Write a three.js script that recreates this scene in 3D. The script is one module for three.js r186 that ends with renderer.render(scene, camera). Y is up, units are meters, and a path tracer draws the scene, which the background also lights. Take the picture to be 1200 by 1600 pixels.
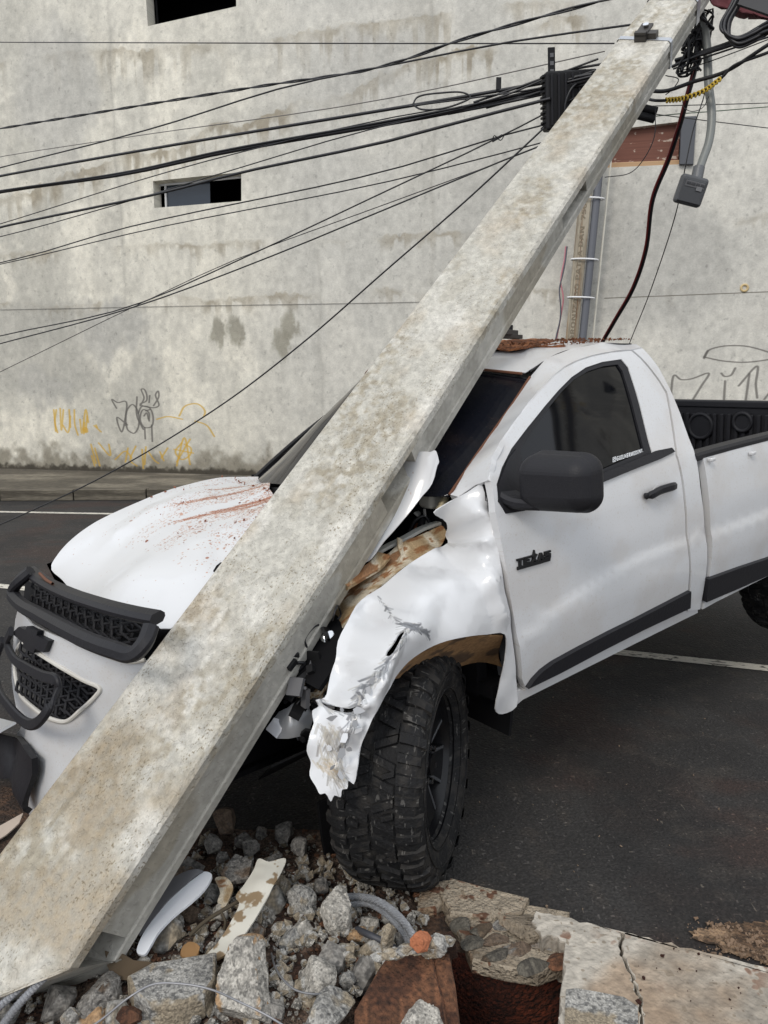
import * as THREE from 'three';
import { mergeGeometries, toCreasedNormals } from 'three/addons/utils/BufferGeometryUtils.js';
import { ConvexGeometry } from 'three/addons/geometries/ConvexGeometry.js';
import { RoundedBoxGeometry } from 'three/addons/geometries/RoundedBoxGeometry.js';

// ------------------------------------------------------------------ camera, sky, sun, exposure
const scene = new THREE.Scene();
const camera = new THREE.PerspectiveCamera(68.0, 0.75, 0.05, 400);
camera.position.set(0, 1.6, 0);
camera.rotation.x = -Math.atan(200 / 1186);
const renderer = new THREE.WebGLRenderer({ antialias: true });
renderer.toneMapping = THREE.LinearToneMapping;
renderer.toneMappingExposure = 1.14;
renderer.shadowMap.enabled = true;
{ // overcast sky: brighter towards the zenith, soft cloud mottling
  const w = 512, h = 256, d = new Float32Array(w * h * 4);
  for (let j = 0; j < h; j++) for (let i = 0; i < w; i++) {
    const el = ((j + .5) / h - .5) * Math.PI, az = (i + .5) / w * Math.PI * 2, s = Math.max(0, Math.sin(el));
    const n = fbmAt(Math.cos(az) * Math.cos(el) * 2.2 + 9, Math.sin(az) * Math.cos(el) * 2.2 + s * 3 + 5, 4);
    const L = (.94 + .14 * s) * (.88 + .24 * n), k = (j * w + i) * 4;
    d[k] = L * .95; d[k + 1] = L * 1.0; d[k + 2] = L * 1.08; d[k + 3] = 1;
  }
  const t = new THREE.DataTexture(d, w, h, THREE.RGBAFormat, THREE.FloatType);
  t.mapping = THREE.EquirectangularReflectionMapping; t.magFilter = t.minFilter = THREE.LinearFilter; t.needsUpdate = true;
  scene.background = t; scene.environment = t;
}
const sun = new THREE.DirectionalLight(0xfff6ea, 1.15);
sun.position.set(-6, 10.5, 7); sun.target.position.set(0, 0, -4); scene.add(sun, sun.target);
sun.castShadow = true; sun.shadow.radius = 34; sun.shadow.mapSize.set(2048, 2048);
Object.assign(sun.shadow.camera, { left: -12, right: 12, top: 12, bottom: -12, near: .5, far: 50 });

// ------------------------------------------------------------------ helpers
function mulberry(a) { return () => { a = (a + 0x6d2b79f5) | 0; let t = Math.imul(a ^ (a >>> 15), 1 | a); t = (t + Math.imul(t ^ (t >>> 7), 61 | t)) ^ t; return ((t ^ (t >>> 14)) >>> 0) / 4294967296; }; }
function noiseTable() { if (!noiseTable.t) { const r = mulberry(77); noiseTable.t = Float32Array.from({ length: 65536 }, r); } return noiseTable.t; }
function vn(x, y) {
  const T = noiseTable(), xi = Math.floor(x), yi = Math.floor(y); let fx = x - xi, fy = y - yi;
  fx = fx * fx * (3 - 2 * fx); fy = fy * fy * (3 - 2 * fy);
  const a = (yi & 255) << 8, b = ((yi + 1) & 255) << 8, c = xi & 255, e = (xi + 1) & 255;
  const p = T[a + c], q = T[a + e], r = T[b + c], s = T[b + e];
  return p + (q - p) * fx + (r - p) * fy + (p - q - r + s) * fx * fy;
}
function fbmAt(x, y, o = 4) { let s = 0, a = .5, n = 0; for (let i = 0; i < o; i++) { s += a * vn(x, y); n += a; a *= .5; x = x * 2.03 + 17.3; y = y * 2.03 + 5.7; } return s / n; }
function n3(x, y, z) { return (vn(x + z * .37, y + 31.7) + vn(y - x * .21 + 57, z + 11.3) + vn(z + y * .29 + 91, x + 3.1)) / 3; }
function f3(x, y, z, o = 3) { let s = 0, a = .5, n = 0; for (let i = 0; i < o; i++) { s += a * n3(x, y, z); n += a; a *= .5; x *= 2.1; y *= 2.1; z *= 2.1; } return s / n; }
const sst = (a, b, x) => { const t = Math.min(1, Math.max(0, (x - a) / (b - a))); return t * t * (3 - 2 * t); };
const mix = (a, b, t) => a + (b - a) * t;
const mix3 = (a, b, t) => [mix(a[0], b[0], t), mix(a[1], b[1], t), mix(a[2], b[2], t)];
const V = (a) => new THREE.Vector3(...a);
const used = {};
function nm(n) { const k = used[n] = (used[n] ?? -1) + 1; return k ? n + '_' + String(k).padStart(3, '0') : n; }
function shadows(o) { o.castShadow = o.receiveShadow = true; return o; }
function mesh(name, geo, mat, parent) { if (Array.isArray(geo)) geo = join(geo); const m = shadows(new THREE.Mesh(geo, mat)); m.name = parent && parent !== scene ? name : nm(name); (parent || scene).add(m); return m; }
function join(gs) { return mergeGeometries(gs.map((g) => { const k = g.index ? g.toNonIndexed() : g; for (const n of Object.keys(k.attributes)) if (!['position', 'normal', 'uv'].includes(n)) k.deleteAttribute(n); if (!k.attributes.uv) k.setAttribute('uv', new THREE.BufferAttribute(new Float32Array(k.attributes.position.count * 2), 2)); return k; })); }
function thing(name, label, category, pos = [0, 0, 0], group) { const o = new THREE.Group(); o.name = nm(name); scene.add(o); o.position.set(...pos); o.userData = { label, category }; if (group) o.userData.group = group; return o; }
function tag(o, label, category, group, kind) { Object.assign(o.userData, { label, category }); if (group) o.userData.group = group; if (kind) o.userData.kind = kind; return o; }
function struct(o, label) { o.userData.kind = 'structure'; if (label) o.userData.label = label; return o; }
function tex(w, h, f, { srgb = true, rep, mirror } = {}) { // f(u, v) -> [r, g, b] 0..255, v = 0 at the bottom
  const d = new Uint8Array(w * h * 4);
  for (let j = 0; j < h; j++) for (let i = 0; i < w; i++) { const c = f((i + .5) / w, (j + .5) / h), k = (j * w + i) * 4; d[k] = Math.max(0, Math.min(255, c[0])); d[k + 1] = Math.max(0, Math.min(255, c[1])); d[k + 2] = Math.max(0, Math.min(255, c[2])); d[k + 3] = 255; }
  const t = new THREE.DataTexture(d, w, h); finish(t, srgb, mirror); if (rep) t.repeat.set(...rep); return t;
}
function finish(t, srgb, mirror) { if (srgb) t.colorSpace = THREE.SRGBColorSpace; t.wrapS = t.wrapT = mirror ? THREE.MirroredRepeatWrapping : THREE.RepeatWrapping; t.magFilter = THREE.LinearFilter; t.minFilter = THREE.LinearMipmapLinearFilter; t.generateMipmaps = true; t.needsUpdate = true; return t; }
function std(color, rough = .8, o = {}) { return new THREE.MeshStandardMaterial({ color: Array.isArray(color) ? new THREE.Color().setRGB(...color) : color, roughness: rough, side: THREE.DoubleSide, ...o }); }
function phys(color, rough, o = {}) { return new THREE.MeshPhysicalMaterial({ color: Array.isArray(color) ? new THREE.Color().setRGB(...color) : color, roughness: rough, side: THREE.DoubleSide, ...o }); }
function box(w, h, d, x = 0, y = 0, z = 0, r = 0) { const g = r ? new RoundedBoxGeometry(w, h, d, 3, r) : new THREE.BoxGeometry(w, h, d); g.translate(x, y, z); return g; }
function curve(pts, closed = false) { return new THREE.CatmullRomCurve3(pts.map(V), closed, 'centripetal'); }
function tube(pts, r, seg = 0, rad = 8, closed = false) { return new THREE.TubeGeometry(pts.length === 2 ? new THREE.LineCurve3(V(pts[0]), V(pts[1])) : curve(pts, closed), seg || pts.length * 8, r, rad, closed); }
// a bar of rectangular section (bevelled corners) swept along points; 'up' fixes its roll
function bar(pts, w, h, up = [0, 1, 0], seg = 0, bev = .25, taper = null, closed = false) {
  const c = pts.length === 2 ? new THREE.LineCurve3(V(pts[0]), V(pts[1])) : curve(pts, closed), n = seg || Math.max(2, pts.length * 6), U = V(up), P = [], I = [], uv = [];
  const b = Math.min(w, h) * bev, prof = [[-w / 2 + b, -h / 2], [w / 2 - b, -h / 2], [w / 2, -h / 2 + b], [w / 2, h / 2 - b], [w / 2 - b, h / 2], [-w / 2 + b, h / 2], [-w / 2, h / 2 - b], [-w / 2, -h / 2 + b]];
  const rings = [];
  for (let i = 0; i <= n; i++) {
    const t = i / n, p = c.getPoint(t), tg = c.getTangent(t), s = new THREE.Vector3().crossVectors(tg, U).normalize(), v = new THREE.Vector3().crossVectors(s, tg).normalize(), k = taper ? taper(t) : 1;
    rings.push(prof.map(([a, e]) => p.clone().addScaledVector(s, a * k).addScaledVector(v, e * k)));
  }
  const quad = (a, b2, c2, d) => { for (const q of [a, b2, c2, a, c2, d]) { P.push(q.x, q.y, q.z); uv.push(q.x + q.z, q.y); } };
  for (let i = 0; i < n; i++) for (let k = 0; k < 8; k++) quad(rings[i][k], rings[i][(k + 1) % 8], rings[i + 1][(k + 1) % 8], rings[i + 1][k]);
  for (const r of closed ? [] : [rings[0], rings[n]]) for (let k = 1; k < 7; k++) for (const q of [r[0], r[k], r[k + 1]]) { P.push(q.x, q.y, q.z); uv.push(q.x, q.y); }
  const g = new THREE.BufferGeometry(); g.setAttribute('position', new THREE.Float32BufferAttribute(P, 3)); g.setAttribute('uv', new THREE.Float32BufferAttribute(uv, 2)); g.computeVertexNormals(); return g;
}
// sheet-metal skin: a 2-D outline in a frame, tessellated, pushed to depth(a, b), given thickness
function skin({ outline, holes = [], depth, frame, thick = .004, h = .04, back = true, uvScale = 1 }) {
  const o2 = outline.map((p) => new THREE.Vector2(...p)), h2 = holes.map((q) => q.map((p) => new THREE.Vector2(...p)));
  if (THREE.ShapeUtils.isClockWise(o2)) o2.reverse();
  for (const q of h2) if (!THREE.ShapeUtils.isClockWise(q)) q.reverse();
  const fine = (ring) => { const r = []; ring.forEach((p, i) => { const q = ring[(i + 1) % ring.length], n = Math.max(1, Math.ceil(p.distanceTo(q) / h)); for (let k = 0; k < n; k++) r.push(p.clone().lerp(q, k / n)); }); return r; };
  const c = fine(o2), hh = h2.map(fine), all = [...c, ...hh.flat()], tri = THREE.ShapeUtils.triangulateShape(c, hh), out = [], st = tri.map((t) => t.map((i) => all[i]));
  while (st.length) {
    const [a, b, d] = st.pop(), e = [a.distanceToSquared(b), b.distanceToSquared(d), d.distanceToSquared(a)], m = e.indexOf(Math.max(...e));
    if (e[m] > h * h * 2.2) { const q = [a, b, d], p = q[m], r = q[(m + 1) % 3], s = q[(m + 2) % 3], md = new THREE.Vector2((p.x + r.x) / 2, (p.y + r.y) / 2); st.push([p, md, s], [md, r, s]); } else out.push([a, b, d]);
  }
  const [E1, E2, E3, E0] = frame, P = [], N = [], UV = [], eps = .003, seen = new Map();
  const at = (a, b, dz = 0) => { const d = depth(a, b) + dz; return E0.clone().addScaledVector(E1, a).addScaledVector(E2, b).addScaledVector(E3, d); };
  const info = (p) => { const k = p.x.toFixed(5) + ',' + p.y.toFixed(5); if (!seen.has(k)) { const d = depth(p.x, p.y), da = (depth(p.x + eps, p.y) - depth(p.x - eps, p.y)) / (2 * eps), db = (depth(p.x, p.y + eps) - depth(p.x, p.y - eps)) / (2 * eps); const n = E3.clone().addScaledVector(E1, -da).addScaledVector(E2, -db).normalize(); seen.set(k, { v: E0.clone().addScaledVector(E1, p.x).addScaledVector(E2, p.y).addScaledVector(E3, d), n }); } return seen.get(k); };
  const push = (q, n, p) => { P.push(q.x, q.y, q.z); N.push(n.x, n.y, n.z); UV.push(p.x * uvScale, p.y * uvScale); };
  for (const t of out) for (const p of t) { const i = info(p); push(i.v, i.n, p); }
  if (thick) {
    for (const t of out) for (const p of [t[0], t[2], t[1]]) { const i = info(p); push(i.v.clone().addScaledVector(i.n, -thick), i.n.clone().negate(), p); }
    for (const r of [c, ...hh]) r.forEach((p, i) => { const q = r[(i + 1) % r.length], a = info(p), b = info(q), A = a.v, B = b.v, A2 = A.clone().addScaledVector(a.n, -thick), B2 = B.clone().addScaledVector(b.n, -thick), n = new THREE.Vector3().crossVectors(B.clone().sub(A), a.n).normalize(); for (const [v, w2] of [[A, p], [A2, p], [B2, q], [A, p], [B2, q], [B, q]]) push(v, n, w2); });
  }
  const g = new THREE.BufferGeometry(); g.setAttribute('position', new THREE.Float32BufferAttribute(P, 3)); g.setAttribute('normal', new THREE.Float32BufferAttribute(N, 3)); g.setAttribute('uv', new THREE.Float32BufferAttribute(UV, 2)); g.userData.at = at; return g;
}
// thin-plate sheet through sample points: the first list is its outline, the second lies inside it
function sheet(outline, inner, normal, { thick = .004, h = .035, round = true, bumps = null, folds = [], sub = 5, lam = 1e-5, holes = [] } = {}) {
  const E3 = V(normal).normalize(), E1 = new THREE.Vector3(1, 0, 0).addScaledVector(E3, -E3.x); if (E1.length() < .3) E1.set(0, 0, 1).addScaledVector(E3, -E3.z); E1.normalize();
  const E2 = new THREE.Vector3().crossVectors(E3, E1), E0 = new THREE.Vector3(), pr = (p) => { const v = V(p); return [v.dot(E1), v.dot(E2), v.dot(E3)]; };
  const S = [...outline, ...inner].map(pr), n = S.length, M = n + 3, A = Array.from({ length: M }, () => new Float64Array(M + 1)), U = (r2) => (r2 < 1e-12 ? 0 : r2 * Math.log(r2) * .5);
  for (let i = 0; i < n; i++) { for (let j = 0; j < n; j++) A[i][j] = U((S[i][0] - S[j][0]) ** 2 + (S[i][1] - S[j][1]) ** 2) + (i === j ? lam : 0); A[i][n] = A[n][i] = 1; A[i][n + 1] = A[n + 1][i] = S[i][0]; A[i][n + 2] = A[n + 2][i] = S[i][1]; A[i][M] = S[i][2]; }
  for (let i = 0; i < M; i++) { let p = i; for (let r = i + 1; r < M; r++) if (Math.abs(A[r][i]) > Math.abs(A[p][i])) p = r; [A[i], A[p]] = [A[p], A[i]]; for (let r = 0; r < M; r++) if (r !== i) { const f = A[r][i] / A[i][i]; if (f) for (let k = i; k <= M; k++) A[r][k] -= f * A[i][k]; } }
  const w = A.map((r, i) => r[M] / r[i]);
  const F = folds.map(([a, b, wd, ht]) => { const p = pr(a), q = pr(b); return [p[0], p[1], q[0] - p[0], q[1] - p[1], wd, ht]; });
  const depth = (a, b) => { let d = w[n] + w[n + 1] * a + w[n + 2] * b; for (let i = 0; i < n; i++) d += w[i] * U((a - S[i][0]) ** 2 + (b - S[i][1]) ** 2); if (bumps) d += bumps(a, b); for (const [x, y, dx, dy, wd, ht] of F) { const L2 = dx * dx + dy * dy, t = Math.max(0, Math.min(1, ((a - x) * dx + (b - y) * dy) / L2)), r = Math.hypot(a - x - t * dx, b - y - t * dy); if (r < wd) d += ht * (1 - r / wd) * Math.min(1, 4 * Math.min(t, 1 - t) + .15); } return d; };
  let o2 = outline.map((p) => pr(p).slice(0, 2));
  if (round) o2 = new THREE.CatmullRomCurve3(o2.map((p) => new THREE.Vector3(p[0], p[1], 0)), true, 'centripetal').getPoints(outline.length * sub).slice(0, -1).map((p) => [p.x, p.y]);
  const g = skin({ outline: o2, holes: holes.map((q) => smooth2(q.map((p) => pr(p).slice(0, 2)), 3)), depth, frame: [E1, E2, E3, E0], thick, h }); g.userData.pr = pr; return g;
}
function smooth2(pts, sub = 4) { return new THREE.CatmullRomCurve3(pts.map((p) => new THREE.Vector3(p[0], p[1], 0)), true, 'centripetal').getPoints(pts.length * sub).slice(0, -1).map((p) => [p.x, p.y]); }
function rock(seed, sx, sy, sz, detail = 5, rough = .12) {
  const r = mulberry(seed), pl = []; for (let i = 0; i < 11; i++) { const v = new THREE.Vector3(r() - .5, r() - .5, r() - .5).normalize(); pl.push([v, .48 + r() * .42]); }
  const g = new THREE.IcosahedronGeometry(1, detail), p = g.attributes.position, v = new THREE.Vector3(), q = r() * 40;
  for (let i = 0; i < p.count; i++) { v.fromBufferAttribute(p, i).normalize(); let R = 1.1; for (const [n, d] of pl) { const c = n.dot(v); if (c > .05) R = Math.min(R, d / c); } R *= 1 + rough * (f3(v.x * 3.2 + q, v.y * 3.2, v.z * 3.2 + q, 4) - .5) * 1.6; v.multiplyScalar(R); p.setXYZ(i, v.x * sx, v.y * sy, v.z * sz); }
  g.deleteAttribute('normal'); const m = weld(g); m.computeVertexNormals(); return boxUV(toCreasedNormals(m, .38), sx > .5 ? .035 : 1, q);
}
function boxUV(g, k = 1, off = 0) { const n = g.index ? g.toNonIndexed() : g, p = n.attributes.position, uv = new Float32Array(p.count * 2), a = new THREE.Vector3(), b = new THREE.Vector3(), c = new THREE.Vector3(); for (let i = 0; i < p.count; i += 3) { a.fromBufferAttribute(p, i); b.fromBufferAttribute(p, i + 1).sub(a); c.fromBufferAttribute(p, i + 2).sub(a); b.cross(c); const ax = Math.abs(b.x), ay = Math.abs(b.y), az = Math.abs(b.z), d = ax > ay && ax > az ? [2, 1] : ay > az ? [0, 2] : [0, 1]; for (let j = 0; j < 3; j++) { const w = [p.getX(i + j), p.getY(i + j), p.getZ(i + j)]; uv[(i + j) * 2] = w[d[0]] * k + off; uv[(i + j) * 2 + 1] = w[d[1]] * k; } } n.setAttribute('uv', new THREE.BufferAttribute(uv, 2)); return n; }
function shard(seed, n = 14, flatK = .7) { const r = mulberry(seed), P = []; for (let i = 0; i < n; i++) { const v = new THREE.Vector3(r() - .5, r() - .5, r() - .5).normalize().multiplyScalar(.7 + r() * .4); P.push(new THREE.Vector3(v.x, v.y * flatK, v.z * (.75 + r() * .2))); } return boxUV(new ConvexGeometry(P), .035, r() * 9); }
function weld(g) { const p = g.attributes.position, u = g.attributes.uv, map = new Map(), I = [], P = [], W = []; for (let i = 0; i < p.count; i++) { const k = [p.getX(i), p.getY(i), p.getZ(i)].map((c) => Math.round(c * 1e5)).join(); if (!map.has(k)) { map.set(k, P.length / 3); P.push(p.getX(i), p.getY(i), p.getZ(i)); W.push(u.getX(i), u.getY(i)); } I.push(map.get(k)); } const o = new THREE.BufferGeometry(); o.setAttribute('position', new THREE.Float32BufferAttribute(P, 3)); o.setAttribute('uv', new THREE.Float32BufferAttribute(W, 2)); o.setIndex(I); return o; }

// ------------------------------------------------------------------ materials
const WX0 = -3.5, WW = 14.5, WH = 8, WN = 1664;
const wallCv = document.createElement('canvas'); wallCv.width = wallCv.height = WN;
{
  const cx = wallCv.getContext('2d'), im = cx.createImageData(WN, WN), d = im.data;
  const blob = (s, h, a, b, ra, rb) => 1 - sst(.55, 1.15, Math.hypot((s - a) / ra, (h - b) / rb));
  const damp = [[1.712,2.397,0],[2.016,2.412,0],[2.777,2.236,0],[2.908,2.475,0]], lowL = [[-.758,2.944,0],[.405,2.01,0]][1];
  const seams = [[[.108,4.585,0][0], 2.6, 8, .9], [[3.413,3.127,0][0], .4, 3.6, .7], [[5.123,6.014,0][0], 3, 8, 1], [[.439,2.01,0][0], .3, 2.9, .9]], patches = [[[-.862,6.066,0][0], [-.862,6.066,0][1], .8, 1.3, .7], [[-.09,2.423,0][0], [-.09,2.423,0][1], .6, .5, .8], [[8.014,3.333,0][0], [8.014,3.333,0][1], 1.2, 1.1, .75], [[4.03,5.939,0][0], [4.03,5.939,0][1], .7, .8, .5], [[-1.595,1.6,0][0], [-1.595,1.6,0][1], .5, .4, .6], [[5.893,4.278,0][0], [5.893,4.278,0][1], .6, 1.4, .5]];
  for (let j = 0; j < WN; j++) for (let i = 0; i < WN; i++) {
    const s = WX0 + i / WN * WW, h = (1 - j / WN) * WH;
    const big = fbmAt(s * .55 + 3, h * .55 + 8, 4), mid = fbmAt(s * 1.9 + 20, h * 1.5, 5), fine = fbmAt(s * 14, h * 12 + 40, 3), trow = fbmAt(s * 5 + 7, h * 2.2 + 3, 3), st = fbmAt(s * 9 + 2, h * .9 + 60, 3), gr = vn(s * 110, h * 110);
    let c = mix3([208, 204, 191], [185, 182, 171], sst(.36, .64, big));
    c = mix3(c, [220, 215, 200], sst(.46, .7, mid) * .8);
    c = mix3(c, [178, 175, 165], sst(.5, .72, trow) * .35);
    if (s > 1.6) c = mix3(c, [192, 190, 183], sst(1.6, 3.6, s) * .6);
    const band = (y0, th, k) => { const y = h - y0 - (fbmAt(s * .9 + y0 * 9, y0 * 5, 2) - .5) * .3 - (fine - .5) * .12; const drip = sst(.42, .62, fbmAt(s * 11 + y0, h * 1.1, 3)); return y < .05 ? sst(-th * (.35 + drip), 0, y) * (y < 0 ? 1 : sst(.05, 0, y)) * k * sst(.3, .55, fbmAt(s * 1.1 + y0, h * .6, 2)) : 0; };
    const stain = Math.max(band([1.405,5.301,0][1] + (s - [1.405,5.301,0][0]) * .2, .42, .9), band([1.332,3.717,0][1], .2, .55), band([1.295,2.896,0][1], .22, .6), band(6.6, .5, .6));
    c = mix3(c, [139, 129, 110], Math.min(1, stain * (.5 + .9 * sst(.35, .7, trow))) * .7);
    for (const [a, b] of damp.map((p) => [p[0], p[1]])) { const k = blob(s + (fine - .5) * .16, h + (st - .5) * .3, a, b, .16, .24); if (k > 0) c = mix3(c, [142, 138, 124], k * .8); }
    const L = sst(.95, .0, s + .9 + (mid - .5)) * sst(1.3, 1.6, h) * sst(3.05, 2.75, h + (mid - .5) * .3); c = mix3(c, [163, 161, 153], L * .6);
    for (const [xs, y0, y1, k] of seams) { const d = s - xs - (fbmAt(h * 1.7 + xs * 5, 3.3, 3) - .5) * .12; if (h > y0 && h < y1) c = mix3(c, [158, 155, 146], (Math.abs(d) < .05 ? .35 * (1 - Math.abs(d) / .05) : 0) * k + (d < 0 ? sst(-.7, -.05, d) * sst(.35, .6, mid) * .3 * k : 0)); }
    for (const [a, b, ra, rb, k] of patches) { const q = blob(s + (mid - .5) * .9, h + (trow - .5) * .7, a, b, ra, rb); if (q > 0) c = mix3(c, [172, 170, 163], q * k); }
    const foot = sst(.62, .22, h + (fbmAt(s * 6, h * 5 + 9, 4) - .5) * .7); c = mix3(c, [122, 116, 102], foot * .8); c = mix3(c, [62, 57, 48], sst(.26, .18, h + (fine - .5) * .12) * .9);
    const v = 1 + (fine - .5) * .16 + (st - .5) * .05 + (gr - .5) * .09 + (sst(.7, .85, fbmAt(s * 24, h * 17 + 5, 4)) * -.12);
    const k = (j * WN + i) * 4; d[k] = c[0] * v; d[k + 1] = c[1] * v; d[k + 2] = c[2] * v; d[k + 3] = 255;
  }
  cx.putImageData(im, 0, 0);
  const X = (p) => (p[0] - WX0) / WW * WN, Y = (p) => WN - p[1] / WH * WN;
  const stroke = (pts, col, lw, al = .9) => { cx.strokeStyle = col; cx.globalAlpha = al; cx.lineWidth = lw; cx.lineCap = cx.lineJoin = 'round'; cx.beginPath(); const q = pts.length > 2 ? curve(pts.map((p) => [X(p), Y(p), 0])).getPoints(pts.length * 6) : pts.map((p) => ({ x: X(p), y: Y(p) })); q.forEach((p, i) => (i ? cx.lineTo(p.x, p.y) : cx.moveTo(p.x, p.y))); cx.stroke(); cx.globalAlpha = 1; };
  const ink = '#57544f', yel = '#c79a34';
  // grey tag on the left of the wall
  for (const p of [[[-.147,1.202,0],[-.22,1.349,0],[-.117,1.297,0],[.026,1.319,0],[.011,1.077,0],[-.077,.812,0],[-.145,1.055,0],[.037,.93,0]], [[.001,.919,0],[.053,1.183,0],[.152,1.267,0],[.239,1.163,0],[.234,.89,0],[.146,.794,0],[.043,.845,0],[.016,.972,0]], [[.241,1.393,0],[.222,1.079,0],[.326,.86,0]], [[.248,1.121,0],[.325,1.237,0],[.441,1.227,0],[.514,1.082,0],[.469,.904,0],[.352,.892,0],[.278,1.027,0],[.345,1.185,0],[.436,1.144,0],[.439,.998,0]], [[.351,1.08,0],[.4,1.133,0],[.429,1.029,0]], [[.291,1.247,0],[.368,1.372,0],[.33,1.517,0],[.376,1.517,0],[.412,1.331,0],[.292,1.268,0],[.533,1.217,0],[.627,1.249,0],[.579,1.425,0],[.628,1.487,0],[.635,1.394,0],[.534,1.249,0]], [[.474,1.414,0],[.456,1.3,0]], [[.352,.892,0],[.352,.702,0]], [[.482,.935,0],[.479,.662,0]], [[.391,1.164,0],[.462,1.186,0]]]) stroke(p, ink, 3.6, .72);
  // yellow scribbles
  for (const p of [[[-1.334,1.172,0],[-1.327,.805,0]], [[-1.285,1.173,0],[-1.327,.957,0],[-1.292,.784,0]], [[-1.209,1.195,0],[-1.214,.829,0],[-1.149,1.174,0]], [[-1.182,.915,0],[-1.094,.787,0],[-1.023,1.068,0]], [[-1.039,1.175,0],[-1.038,.874,0]], [[-.941,1.175,0],[-.949,.918,0],[-.901,.747,0]], [[-.844,1.016,0],[-.825,.78,0],[-.723,1.177,0],[-.69,.964,0]], [[-.763,.963,0],[-.789,.77,0]], [[-.706,1.071,0],[-.75,.803,0]], [[-.585,.912,0],[-.46,.807,0]], [[-.548,.923,0],[-.527,.881,0]], [[.58,1.03,0],[.778,1.074,0],[1.039,1.035,0]], [[.985,1.086,0],[1.106,1.252,0],[1.311,1.284,0],[1.441,1.173,0],[1.414,1.07,0]], [[1.265,1.007,0],[1.453,.947,0],[1.591,.763,0]], [[-.668,.599,0],[-.594,.276,0]], [[-.6,.536,0],[-.524,.234,0]], [[-.521,.623,0],[-.318,.412,0],[-.329,.605,0]], [[-.67,.405,0],[-.621,.232,0]], [[-.227,.349,0],[-.026,.493,0],[.085,.378,0]], [[.025,.548,0],[-.038,.311,0]], [[.169,.582,0],[.059,.334,0],[.173,.251,0]], [[.284,.531,0],[.289,.211,0]], [[.357,.575,0],[.316,.276,0]], [[.399,.491,0],[.508,.344,0],[.575,.303,0]], [[.609,.495,0],[.671,.348,0]], [[.752,.561,0],[.627,.39,0]], [[.899,.269,0],[1.059,.734,0],[1.141,.295,0]], [[.866,.542,0],[1.207,.486,0]], [[1.161,.715,0],[.902,.332,0]], [[1.009,.65,0],[.887,.501,0],[.996,.376,0],[1.137,.443,0],[1.165,.569,0],[1.054,.63,0]]]) stroke(p, yel, 3.8, .62);
  for (const p of [[[-.759,.856,0],[-.75,.813,0]]]) stroke(p, yel, 12, .6);
  // grey drawing on the right
  for (const p of [[[8.525,1.441,0],[8.559,1.723,0],[8.647,1.661,0],[8.78,1.67,0],[8.999,1.748,0],[8.919,1.574,0],[8.793,1.336,0]], [[9.163,1.747,0],[9.207,1.704,0],[9.28,1.713,0],[9.338,1.816,0]], [[9.22,1.643,0],[9.223,1.356,0]], [[9.396,1.574,0],[9.611,1.84,0],[9.613,1.6,0],[9.644,1.41,0]], [[9.522,1.738,0],[9.5,1.375,0]], [[9.734,1.393,0],[9.848,1.566,0]], [[8.927,1.965,0],[8.986,2.059,0],[9.163,2.109,0],[9.447,2.106,0],[9.733,2.026,0],[9.856,1.975,0]], [[8.927,1.965,0],[9.177,1.911,0],[9.462,1.892,0],[9.741,1.925,0],[9.881,1.957,0]], [[8.928,1.948,0],[8.971,2.051,0]]]) stroke(p, ink, 3.6, .66);
  // hairline in the plaster
  stroke([[7.574,2.782,0],[8.461,2.795,0],[9.275,2.808,0],[9.672,2.814,0]], '#5c584f', 2.6, .75);
}
const wallTex = finish(new THREE.CanvasTexture(wallCv), true, true);
const wallBump = tex(1024, 1024, (u, v) => { const s = u * 6, h = v * 6; const q = 128 + (fbmAt(s * 2.2, h * 1.4, 4) - .5) * 150 + (fbmAt(s * 18, h * 9, 3) - .5) * 60; return [q, q, q]; }, { srgb: false, mirror: true });
wallBump.repeat.set(1.7, 1.35);
const matWall = std(0xffffff, .95, { map: wallTex, bumpMap: wallBump, bumpScale: .012 });

const poleTex = tex(512, 2048, (u, v) => { // u across the face, v up the shaft (5.4 m)
  const x = u * .42, y = v * 6;
  let c = [178, 175, 165]; const b = fbmAt(x * 5 + 3, y * 3, 4), m = fbmAt(x * 14, y * 11 + 7, 4), f = fbmAt(x * 60, y * 60, 3), g = vn(x * 400, y * 400);
  c = mix3(c, [193, 190, 181], sst(.44, .68, b)); c = mix3(c, [158, 153, 140], sst(.5, .7, m) * .45);
  const moss = sst(.46, .72, fbmAt(x * 5 + 9, y * 3.2 + 31, 5)) * sst(.3, .75, fbmAt(x * 40, y * 38, 4)); c = mix3(c, [132, 122, 102], moss * .62);
  c = mix3(c, [164, 148, 126], sst(.5, .8, fbmAt(x * 6 + 50, y * 5 + 2, 5)) * .35);
  const mud = sst(1.2, .75, y + (b - .5) * .9) * sst(.34, .7, fbmAt(x * 8 + 1, y * 7, 5)); c = mix3(c, [132, 116, 92], mud * (.2 + .5 * f));
  const low = sst(4, 1.6, y); const pit = sst(.8, .9, vn(x * 260 + 4, y * 260)) * (.06 + .6 * low) * sst(.36, .6, fbmAt(x * 9 + 2, y * 5 + 4, 4)); c = mix3(c, [84, 72, 50], pit * .85);
  const k = 1 + (f - .5) * .24 + (g - .5) * .12; return c.map((q) => q * k);
}, { mirror: true });
poleTex.repeat.set(1 / .42, 1 / 6);
const poleBump = tex(512, 512, (u, v) => { const q = 140 + (fbmAt(u * 40, v * 40, 3) - .5) * 120 - sst(.66, .74, fbmAt(u * 60, v * 60 + 9, 2)) * 110; return [q, q, q]; }, { srgb: false, mirror: true, rep: [1.6, 1.6] });
const matPole = std(0xffffff, .93, { map: poleTex, bumpMap: poleBump, bumpScale: .004 });
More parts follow.
